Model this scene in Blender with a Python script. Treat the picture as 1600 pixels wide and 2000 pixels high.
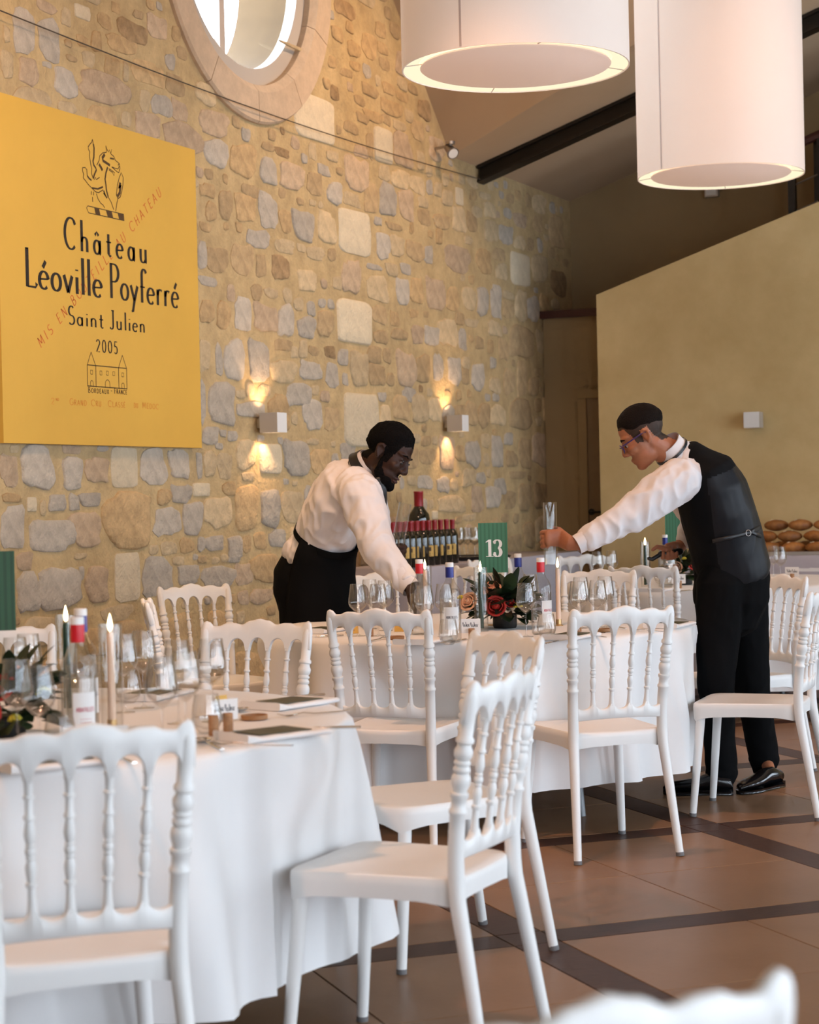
import bpy, bmesh, math, random
from mathutils import Vector, Matrix
from mathutils.geometry import tessellate_polygon
PI = math.pi
sc = bpy.context.scene

COL = sc.collection
for o in list(bpy.data.objects):
    bpy.data.objects.remove(o)
random.seed(7)

# ------------------------------------------------------------------ camera
# world: X = across the hall (stone wall at X=-5.5, window wall at X=+4.6), Y = along the stone wall, Z up
FPX, YAW, PITCH, ROLL, CAMH = 3756.0, math.radians(24.69), math.radians(-0.476), math.radians(-1.294), 1.31
_r = Vector((math.cos(YAW), math.sin(YAW), 0)); _f0 = Vector((-math.sin(YAW), math.cos(YAW), 0)); _u0 = Vector((0, 0, 1))
FWD = (_f0*math.cos(PITCH) + _u0*math.sin(PITCH)).normalized()
_up = _r.cross(FWD)
RGT = _r*math.cos(ROLL) + _up*math.sin(ROLL)
UPV = -_r*math.sin(ROLL) + _up*math.cos(ROLL)
CAM = Vector((0, 0, CAMH))
cd = bpy.data.cameras.new('camera'); cam = bpy.data.objects.new('camera', cd); COL.objects.link(cam)
cam.matrix_world = Matrix(((RGT.x, UPV.x, -FWD.x, CAM.x), (RGT.y, UPV.y, -FWD.y, CAM.y), (RGT.z, UPV.z, -FWD.z, CAM.z), (0, 0, 0, 1)))
cd.sensor_fit = 'VERTICAL'; cd.sensor_height = 36.0; cd.lens = FPX/2000*36.0
cd.clip_start = 0.05; cd.clip_end = 200
cd.dof.use_dof = True; cd.dof.focus_distance = 7.9; cd.dof.aperture_fstop = 4.8
sc.camera = cam
# where a sight line meets a height, a wall plane, or a given distance (used to place things at their real spots)
def ray(x, y): return FWD + RGT*((x-800)/FPX) - UPV*((y-1000)/FPX)
def onz(x, y, h): d = ray(x, y); return CAM + d*((h-CAMH)/d.z)
def onx(x, y, X): d = ray(x, y); return CAM + d*(X/d.x)
def ony(x, y, Y): d = ray(x, y); return CAM + d*(Y/d.y)
def at(x, y, depth): return CAM + ray(x, y)*depth

# ------------------------------------------------------------------ world, exposure
sc.view_settings.view_transform = 'Standard'; sc.view_settings.look = 'None'
sc.view_settings.exposure = -0.04; sc.view_settings.gamma = 1.0; sc.view_settings.use_curve_mapping = False
sc.cycles.use_denoising = True
sc.cycles.transparent_max_bounces = 24
sc.cycles.max_bounces = 5; sc.cycles.diffuse_bounces = 3; sc.cycles.glossy_bounces = 3; sc.cycles.transmission_bounces = 3
sc.cycles.use_adaptive_sampling = True; sc.cycles.adaptive_threshold = 0.06; sc.cycles.adaptive_min_samples = 12
sc.cycles.sample_clamp_indirect = 6.0
w = bpy.data.worlds.new('sky'); sc.world = w; w.use_nodes = True
nt = w.node_tree; bg = nt.nodes['Background']
bg.inputs[0].default_value = (0.74, 0.86, 1.0, 1); bg.inputs[1].default_value = 18.0
# daylight reaches the hall through the tall windows of the wall opposite the stone wall and of the end wall (sky portals)
WIN_X, WIN_Z0, WIN_Z1, WIN_W = 4.6, 0.12, 3.6, 1.0
WIN_YS = [-2.6 + 2.6*i for i in range(7)]
END_Y = -4.2
END_XS = [3.1]
def portal(name, loc, rot, sx, sy):
    l = bpy.data.lights.new(name, 'AREA'); l.shape = 'RECTANGLE'; l.size = sx; l.size_y = sy
    l.cycles.is_portal = True
    o = bpy.data.objects.new(name, l); COL.objects.link(o); o.location = loc; o.rotation_euler = rot
for y in WIN_YS:
    portal('window_daylight', (WIN_X+0.12, y, (WIN_Z0+WIN_Z1)/2), (0, PI/2, 0), WIN_Z1-WIN_Z0, WIN_W)
for x in END_XS:
    portal('window_daylight', (x, END_Y-0.12, (WIN_Z0+WIN_Z1)/2), (PI/2, 0, 0), WIN_W, WIN_Z1-WIN_Z0)

# ------------------------------------------------------------------ materials
MATS = {}
def M(name, col, rough=0.6, metal=0.0, var=0.0, vscale=8.0, bump=0.0, bscale=40.0, spec=0.5, col2=None, emis=None, estr=0.0,
      objvar=0.0, stretch=None, sheen=0.0, coat=0.0, trans=0.0, detail=4.0, sub=0.0):
    if name in MATS: return MATS[name]
    m = bpy.data.materials.new(name); m.use_nodes = True; MATS[name] = m
    t = m.node_tree; b = t.nodes['Principled BSDF']; N = t.nodes.new; L = t.links.new
    b.inputs['Base Color'].default_value = (*col, 1); b.inputs['Roughness'].default_value = rough
    b.inputs['Metallic'].default_value = metal; b.inputs['Specular IOR Level'].default_value = spec
    if sheen: b.inputs['Sheen Weight'].default_value = sheen
    if coat: b.inputs['Coat Weight'].default_value = coat; b.inputs['Coat Roughness'].default_value = 0.1
    if trans: b.inputs['Transmission Weight'].default_value = trans
    if sub: b.inputs['Subsurface Weight'].default_value = sub; b.inputs['Subsurface Radius'].default_value = (0.01, 0.004, 0.002)
    if emis: b.inputs['Emission Color'].default_value = (*emis, 1); b.inputs['Emission Strength'].default_value = estr
    tc = None
    if var or bump:
        tc = N('ShaderNodeTexCoord'); src = tc.outputs['Object']
        if stretch:
            mp = N('ShaderNodeMapping'); mp.inputs['Scale'].default_value = stretch; L(src, mp.inputs['Vector']); src = mp.outputs[0]
    if var:
        n = N('ShaderNodeTexNoise'); n.inputs['Scale'].default_value = vscale; n.inputs['Detail'].default_value = detail; n.inputs['Roughness'].default_value = 0.65
        L(src, n.inputs['Vector'])
        mr = N('ShaderNodeMapRange'); mr.inputs[1].default_value = 0.3; mr.inputs[2].default_value = 0.7; L(n.outputs['Fac'], mr.inputs[0])
        mx = N('ShaderNodeMix'); mx.data_type = 'RGBA'
        c2 = col2 if col2 else tuple(c*(1-var) for c in col)
        mx.inputs[6].default_value = (*col, 1); mx.inputs[7].default_value = (*c2, 1); L(mr.outputs[0], mx.inputs[0])
        out = mx.outputs[2]
        if objvar:
            oi = N('ShaderNodeObjectInfo'); hs = N('ShaderNodeHueSaturation')
            mr2 = N('ShaderNodeMapRange'); mr2.inputs[3].default_value = 1-objvar; mr2.inputs[4].default_value = 1+objvar*0.6; L(oi.outputs['Random'], mr2.inputs[0])
            L(mr2.outputs[0], hs.inputs['Value']); L(out, hs.inputs['Color']); out = hs.outputs[0]
        L(out, b.inputs['Base Color'])
    if bump:
        n2 = N('ShaderNodeTexNoise'); n2.inputs['Scale'].default_value = bscale; n2.inputs['Detail'].default_value = 5
        L(src, n2.inputs['Vector'])
        bp = N('ShaderNodeBump'); bp.inputs['Strength'].default_value = bump; bp.inputs['Distance'].default_value = 0.01
        L(n2.outputs['Fac'], bp.inputs['Height']); L(bp.outputs[0], b.inputs['Normal'])
    return m
def glass_mat(name, tint, ior=1.45, rough=0.0, refl=1.0, edge=0.75):
    # thin-walled glass: clear through, mirror-like at a grazing angle
    m = bpy.data.materials.new(name); m.use_nodes = True; MATS[name] = m
    t = m.node_tree; N = t.nodes.new; L = t.links.new
    for n in list(t.nodes):
        if n.type != 'OUTPUT_MATERIAL': t.nodes.remove(n)
    out = [n for n in t.nodes if n.type == 'OUTPUT_MATERIAL'][0]
    tr = N('ShaderNodeBsdfTransparent'); lw = N('ShaderNodeLayerWeight'); lw.inputs[0].default_value = 0.22; mc = N('ShaderNodeMix'); mc.data_type = 'RGBA'
    mc.inputs[6].default_value = (*tint, 1); mc.inputs[7].default_value = (*[c*edge for c in tint], 1); L(lw.outputs['Facing'], mc.inputs[0]); L(mc.outputs[2], tr.inputs[0])
    gl = N('ShaderNodeBsdfGlossy'); gl.inputs['Roughness'].default_value = rough; gl.inputs['Color'].default_value = (refl, refl, refl, 1)
    fr = N('ShaderNodeFresnel'); ge = N('ShaderNodeNewGeometry'); mi = N('ShaderNodeMapRange'); mi.inputs[3].default_value = ior; mi.inputs[4].default_value = 1/ior
    L(ge.outputs['Backfacing'], mi.inputs[0]); L(mi.outputs[0], fr.inputs[0])
    mx = N('ShaderNodeMixShader'); L(fr.outputs[0], mx.inputs[0]); L(tr.outputs[0], mx.inputs[1]); L(gl.outputs[0], mx.inputs[2]); L(mx.outputs[0], out.inputs[0])
    return m
def emit_mat(name, col, strength):
    m = bpy.data.materials.new(name); m.use_nodes = True; MATS[name] = m
    t = m.node_tree
    for n in list(t.nodes):
        if n.type != 'OUTPUT_MATERIAL': t.nodes.remove(n)
    out = [n for n in t.nodes if n.type == 'OUTPUT_MATERIAL'][0]
    e = t.nodes.new('ShaderNodeEmission'); e.inputs[0].default_value = (*col, 1); e.inputs[1].default_value = strength
    t.links.new(e.outputs[0], out.inputs[0]); return m

M('mortar', (0.64, 0.46, 0.24), 0.95, var=0.34, vscale=7.0, bump=1.0, bscale=42, spec=0.1, detail=8)
_st = dict(rough=0.92, bump=1.0, bscale=46, spec=0.12, objvar=0.16, vscale=16)
M('stone_grey', (0.585, 0.50, 0.40), var=0.28, **_st)
M('stone_white', (0.80, 0.66, 0.46), var=0.14, **_st)
M('stone_cream', (0.70, 0.525, 0.315), var=0.28, **_st)
M('stone_pink', (0.645, 0.47, 0.31), var=0.30, **_st)
M('stone_tan', (0.585, 0.41, 0.225), var=0.30, **_st)
M('stone_orange', (0.67, 0.455, 0.235), var=0.34, **_st)
M('stone_brown', (0.47, 0.31, 0.165), var=0.42, **_st)
M('dressed_stone', (0.66, 0.49, 0.34), 0.85, var=0.18, vscale=14, bump=0.3, bscale=60, spec=0.2, objvar=0.06)
M('frame_paint', (0.50, 0.44, 0.38), 0.6)
M('cable_grey', (0.085, 0.062, 0.042), 0.6)
M('outer_stone', (0.125, 0.072, 0.030), 0.9, var=0.2, vscale=6)
M('plaster', (0.72, 0.54, 0.275), 0.9, var=0.32, vscale=1.0, col2=(0.53, 0.375, 0.165), bump=0.08, bscale=30, spec=0.15, detail=6)
M('ceiling_paint', (0.60, 0.435, 0.285), 0.9, var=0.06, vscale=2, spec=0.15)
M('back_paint', (0.40, 0.28, 0.15), 0.9, var=0.12, vscale=1.5, spec=0.15)
M('white_wall', (0.38, 0.33, 0.27), 0.9, var=0.05, spec=0.2)
M('black_steel', (0.02, 0.013, 0.008), 0.45, var=0.2, spec=0.4)
M('red_wood', (0.085, 0.022, 0.014), 0.5, var=0.3, vscale=20, stretch=(1, 6, 6))
M('tile', (0.270, 0.150, 0.080), 0.36, var=0.20, vscale=2.6, bump=0.04, bscale=60, spec=0.32, objvar=0.07, col2=(0.225, 0.121, 0.061))
M('dark_plank', (0.075, 0.036, 0.024), 0.42, var=0.4, vscale=10, stretch=(1, 7, 1), bump=0.08, bscale=25, spec=0.22, objvar=0.12)
M('grout', (0.09, 0.055, 0.035), 0.9)
M('sign_yellow', (0.76, 0.44, 0.075), 0.55, var=0.07, vscale=2.2, bump=0.04, bscale=160, spec=0.3)
M('sign_ink', (0.022, 0.012, 0.006), 0.6)
M('sign_ink_thin', (0.085, 0.04, 0.008), 0.6)
M('sign_red', (0.66, 0.155, 0.025), 0.6)
M('sign_orange', (0.70, 0.26, 0.03), 0.6)
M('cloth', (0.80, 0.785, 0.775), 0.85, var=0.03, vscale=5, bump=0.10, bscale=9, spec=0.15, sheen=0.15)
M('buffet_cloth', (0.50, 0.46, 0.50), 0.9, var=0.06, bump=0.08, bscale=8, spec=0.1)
M('chair_resin', (0.82, 0.805, 0.785), 0.36, var=0.02, vscale=6, spec=0.45)
M('foot_rubber', (0.16, 0.15, 0.15), 0.8)
M('shade_fabric', (0.80, 0.70, 0.63), 0.85, var=0.03, vscale=3, bump=0.06, bscale=260, spec=0.1, emis=(1.0, 0.74, 0.60), estr=0.22)
M('shade_seam', (0.62, 0.50, 0.45), 0.85)
M('diffuser', (0.66, 0.52, 0.45), 0.85, spec=0.1, emis=(1.0, 0.70, 0.56), estr=0.36)
emit_mat('lamp_glow', (1.0, 0.90, 0.62), 1.1)
M('chrome', (0.72, 0.70, 0.68), 0.14, metal=1.0)
M('steel', (0.45, 0.42, 0.40), 0.35, metal=1.0)
M('brushed_alu', (0.62, 0.58, 0.55), 0.42, metal=0.6)
emit_mat('sconce_bulb', (1.0, 0.72, 0.42), 12.0)
emit_mat('flame', (1.0, 0.70, 0.36), 14.0)
emit_mat('flame_core', (1.0, 0.93, 0.75), 26.0)
glass_mat('glass', (0.985, 0.985, 0.98), 1.62)
glass_mat('tube_glass', (0.975, 0.975, 0.965), 1.5, edge=0.85)
glass_mat('bottle_glass', (0.95, 0.955, 0.95), 1.5, edge=0.8)
glass_mat('window_glass', (0.93, 0.95, 0.95), 1.45)
M('wine_glass_dark', (0.006, 0.007, 0.004), 0.08, spec=0.6, coat=0.6)
M('capsule_red', (0.30, 0.012, 0.018), 0.35, spec=0.5)
M('cap_red', (0.62, 0.012, 0.022), 0.35)
M('cap_blue', (0.016, 0.028, 0.24), 0.35)
M('cap_white', (0.80, 0.78, 0.76), 0.5)
M('label_white', (0.80, 0.785, 0.77), 0.7)
M('label_gold', (0.58, 0.37, 0.09), 0.6)
M('label_print', (0.06, 0.05, 0.07), 0.7)
M('label_red_print', (0.45, 0.03, 0.06), 0.7)
M('wax_cream', (0.83, 0.62, 0.48), 0.5, spec=0.35)
M('wax_green', (0.014, 0.045, 0.028), 0.4, spec=0.4)
M('brass', (0.62, 0.42, 0.20), 0.3, metal=0.9)
M('wick', (0.05, 0.03, 0.02), 0.9)
M('card_green', (0.055, 0.20, 0.115), 0.6, var=0.04)
M('card_green_dark', (0.040, 0.15, 0.083), 0.6)
M('near_card_green', (0.020, 0.078, 0.034), 0.6, var=0.04)
M('near_card_green_dark', (0.012, 0.050, 0.022), 0.6)
M('print_white', (0.86, 0.86, 0.84), 0.6)
M('paper', (0.82, 0.78, 0.745), 0.8)
M('ink', (0.03, 0.03, 0.04), 0.8)
M('gold_paper', (0.62, 0.36, 0.075), 0.6)
M('menu_olive', (0.045, 0.042, 0.010), 0.5)
M('menu_print', (0.16, 0.14, 0.05), 0.6)
M('napkin', (0.83, 0.81, 0.80), 0.9, var=0.03, bump=0.1, bscale=14)
M('cork', (0.48, 0.25, 0.12), 0.85, var=0.4, vscale=60)
M('wood_coaster', (0.42, 0.20, 0.075), 0.55, var=0.3, vscale=30)
M('leaf_green', (0.030, 0.052, 0.016), 0.5, var=0.4, vscale=30, objvar=0.3)
M('leaf_dark', (0.016, 0.028, 0.011), 0.5, var=0.4, vscale=30, objvar=0.3)
M('rose_peach', (0.74, 0.32, 0.18), 0.7, var=0.2, vscale=20)
M('rose_pale', (0.76, 0.45, 0.30), 0.7, var=0.2, vscale=20)
M('rose_red', (0.60, 0.030, 0.016), 0.65, var=0.3, vscale=20)
M('flower_yellow', (0.66, 0.56, 0.05), 0.7, var=0.2, vscale=30)
M('pot_black', (0.015, 0.012, 0.010), 0.5)
M('bread', (0.46, 0.19, 0.045), 0.6, var=0.55, vscale=12, col2=(0.20, 0.065, 0.014), bump=0.3, bscale=40, objvar=0.25)
M('tray', (0.55, 0.54, 0.54), 0.3, metal=0.7)
M('door_paint', (0.32, 0.215, 0.12), 0.7, var=0.06)
M('skin_dark', (0.040, 0.0155, 0.009), 0.50, var=0.25, vscale=9, spec=0.28)
M('skin_light', (0.40, 0.165, 0.085), 0.48, var=0.22, vscale=10, col2=(0.34, 0.115, 0.055), spec=0.4)
M('hair_black', (0.004, 0.0035, 0.0035), 0.85, bump=0.8, bscale=170, spec=0.08)
M('hair_brown', (0.009, 0.0055, 0.004), 0.75, bump=0.8, bscale=150, spec=0.12, stretch=(1, 1, 3))
M('hair_fade', (0.050, 0.028, 0.018), 0.65, var=0.35, vscale=60, spec=0.3)
M('eye_dim', (0.13, 0.11, 0.10), 0.3)
M('eye_white', (0.36, 0.31, 0.29), 0.25)
M('eye_dark', (0.012, 0.008, 0.006), 0.15)
M('lip_dark', (0.065, 0.022, 0.019), 0.5)
M('lip_light', (0.40, 0.13, 0.09), 0.5)
M('shirt', (0.72, 0.68, 0.685), 0.85, var=0.05, vscale=5, bump=0.32, bscale=7, spec=0.15, stretch=(1, 1, 0.55), sheen=0.1)
M('black_cloth', (0.0045, 0.0045, 0.005), 0.9, bump=0.2, bscale=9, spec=0.08)
M('vest_front', (0.005, 0.005, 0.0058), 0.85, bump=0.15, bscale=9, spec=0.12)
M('vest_satin', (0.0085, 0.009, 0.0115), 0.5, bump=0.12, bscale=7, spec=0.22)
M('black_satin', (0.010, 0.010, 0.012), 0.4)
M('shoe_leather', (0.006, 0.006, 0.007), 0.18, spec=0.6)
M('lighter_black', (0.006, 0.006, 0.007), 0.35)
M('glasses_purple', (0.045, 0.025, 0.13), 0.3)
M('outside_white', (0.86, 0.86, 0.84), 0.9)
M('table_leg', (0.16, 0.165, 0.17), 0.4, metal=0.5)
M('table_board', (0.45, 0.36, 0.26), 0.7)

# ------------------------------------------------------------------ mesh helpers
class MB:
    def __init__(s): s.v = []; s.f = []; s.mi = []; s.cur = 0
    def add(s, vs, fs):
        o = len(s.v); s.v += [tuple(v) for v in vs]
        for f in fs: s.f.append(tuple(i+o for i in f)); s.mi.append(s.cur)
        return s
    def box(s, c, d, m=None):
        x, y, z = d[0]/2, d[1]/2, d[2]/2
        vs = [Vector(p) for p in ((-x,-y,-z),(x,-y,-z),(x,y,-z),(-x,y,-z),(-x,-y,z),(x,-y,z),(x,y,z),(-x,y,z))]
        if m: vs = [m @ v for v in vs]
        c = Vector(c); vs = [v+c for v in vs]
        return s.add(vs, [(0,3,2,1),(4,5,6,7),(0,1,5,4),(1,2,6,5),(2,3,7,6),(3,0,4,7)])
    def tube(s, pts, rad, n=10, caps=True, lat=None, rad2=None, round_caps=False):
        # tube along pts; rad per point; optional elliptical section (rad along lat, rad2 across)
        pts = [Vector(p) for p in pts]; k = len(pts)
        if not hasattr(rad, '__len__'): rad = [rad]*k
        if rad2 is None: rad2 = rad
        elif not hasattr(rad2, '__len__'): rad2 = [rad2]*k
        rad = list(rad); rad2 = list(rad2)
        if round_caps:
            d0 = (pts[0]-pts[1]).normalized(); d1 = (pts[-1]-pts[-2]).normalized()
            r0 = min(rad[0], rad2[0]); r1 = min(rad[-1], rad2[-1])
            p0 = [pts[0]+d0*r0*math.sin(a) for a in (1.35, 0.8)]; p1 = [pts[-1]+d1*r1*math.sin(a) for a in (0.8, 1.35)]
            c = [math.cos(1.35), math.cos(0.8)]
            rad_, rad2_ = rad, rad2
            rad = [rad_[0]*c[0], rad_[0]*c[1]] + rad_ + [rad_[-1]*c[1], rad_[-1]*c[0]]
            rad2 = [rad2_[0]*c[0], rad2_[0]*c[1]] + rad2_ + [rad2_[-1]*c[1], rad2_[-1]*c[0]]
            pts = p0 + pts + p1; k = len(pts)
        vs = []; prev = None
        for i in range(k):
            d = (pts[min(i+1, k-1)]-pts[max(i-1, 0)])
            d = d.normalized() if d.length > 1e-9 else Vector((0, 0, 1))
            if lat is not None: a = Vector(lat[i] if isinstance(lat, list) else lat)
            elif prev is not None: a = prev
            else: a = Vector((1, 0, 0)) if abs(d.x) < 0.8 else Vector((0, 1, 0))
            a = (a - d*a.dot(d)); a = a.normalized() if a.length > 1e-6 else Vector((0, 1, 0)); prev = a
            b = d.cross(a)
            for j in range(n):
                t = 2*PI*j/n
                vs.append(pts[i] + a*(rad[i]*math.cos(t)) + b*(rad2[i]*math.sin(t)))
        fs = []
        for i in range(k-1):
            for j in range(n):
                j2 = (j+1) % n
                fs.append((i*n+j, i*n+j2, (i+1)*n+j2, (i+1)*n+j))
        if caps: fs.append(tuple(range(n-1, -1, -1))); fs.append(tuple((k-1)*n+j for j in range(n)))
        return s.add(vs, fs)
    def lathe(s, prof, c=(0, 0, 0), n=20, axis=None, caps=True):
        # prof: list of (r, z)
        c = Vector(c)
        m = Matrix.Identity(3)
        if axis is not None: m = Vector((0, 0, 1)).rotation_difference(Vector(axis).normalized()).to_matrix()
        vs = []
        for r, z in prof:
            for j in range(n):
                t = 2*PI*j/n; vs.append(c + m @ Vector((r*math.cos(t), r*math.sin(t), z)))
        fs = []; k = len(prof)
        for i in range(k-1):
            for j in range(n):
                j2 = (j+1) % n; fs.append((i*n+j, i*n+j2, (i+1)*n+j2, (i+1)*n+j))
        if caps:
            if prof[0][0] > 1e-5: fs.append(tuple(range(n-1, -1, -1)))
            if prof[-1][0] > 1e-5: fs.append(tuple((k-1)*n+j for j in range(n)))
        return s.add(vs, fs)
    def ell(s, c, r, m=None, nu=16, nv=10):
        c = Vector(c); vs = []; fs = []
        for i in range(nv+1):
            ph = PI*i/nv
            for j in range(nu):
                t = 2*PI*j/nu
                p = Vector((r[0]*math.sin(ph)*math.cos(t), r[1]*math.sin(ph)*math.sin(t), r[2]*math.cos(ph)))
                if m: p = m @ p
                vs.append(c+p)
        for i in range(nv):
            for j in range(nu):
                j2 = (j+1) % nu; fs.append((i*nu+j, (i+1)*nu+j, (i+1)*nu+j2, i*nu+j2))
        return s.add(vs, fs)
    def prism(s, poly, t0, t1, fn):
        # polygon (2D points) extruded from t0 to t1; fn(u, v, t) -> 3D
        n = len(poly)
        tri = tessellate_polygon([[Vector((p[0], p[1], 0)) for p in poly]])
        vs = [fn(p[0], p[1], t0) for p in poly] + [fn(p[0], p[1], t1) for p in poly]
        fs = [tuple(t) for t in tri] + [tuple(i+n for i in reversed(t)) for t in tri]
        for i in range(n): j = (i+1) % n; fs.append((i, j, j+n, i+n))
        return s.add(vs, fs)
    def mesh(s, name):
        me = bpy.data.meshes.new(name); me.from_pydata(s.v, [], s.f); me.update(); return me
    def build(s, name, mat, parent=None, smooth=True, recalc=True, flat_angle=40):
        me = s.mesh(name)
        if recalc:
            bm = bmesh.new(); bm.from_mesh(me)
            bmesh.ops.remove_doubles(bm, verts=bm.verts, dist=1e-6)
            bmesh.ops.recalc_face_normals(bm, faces=bm.faces); bm.to_mesh(me); bm.free()
        return obj(name, me, mat, parent, smooth, flat_angle)
def obj(name, me, mat=None, parent=None, smooth=True, flat_angle=40):
    o = bpy.data.objects.new(name, me); COL.objects.link(o)
    if mat:
        for mm in (mat if isinstance(mat, (list, tuple)) else [mat]): me.materials.append(MATS[mm])
    if smooth:
        me.shade_smooth()
        if flat_angle: me.set_sharp_from_angle(angle=math.radians(flat_angle))
    if parent: o.parent = parent
    return o
def tag(o, label=None, cat=None, group=None, kind=None):
    if label: o['label'] = label
    if cat: o['category'] = cat
    if group: o['group'] = group
    if kind: o['kind'] = kind
    return o
def thing(name, label, cat, loc=(0, 0, 0), rz=0.0, group=None):
    o = bpy.data.objects.new(name, None); COL.objects.link(o); o.empty_display_size = 0.05
    o.location = loc; o.rotation_euler = (0, 0, rz)
    return tag(o, label, cat, group)
def copy_tree(o, parent=None):
    c = o.copy(); COL.objects.link(c); c.parent = parent
    for ch in list(KIDS.get(o.name, o.children)): copy_tree(ch, c)
    return c
KIDS = {}
def place(proto, used, loc, rz, label, group=None, scale=1.0):
    # first use moves the prototype itself, later uses copy it with its parts
    o = proto if not used[0] else copy_tree(proto)
    used[0] = True
    o.location = loc; o.rotation_euler = (0, 0, rz); o.scale = (scale,)*3
    o['label'] = label
    if group: o['group'] = group
    return o
def struct(o): o['kind'] = 'structure'; return o

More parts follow.
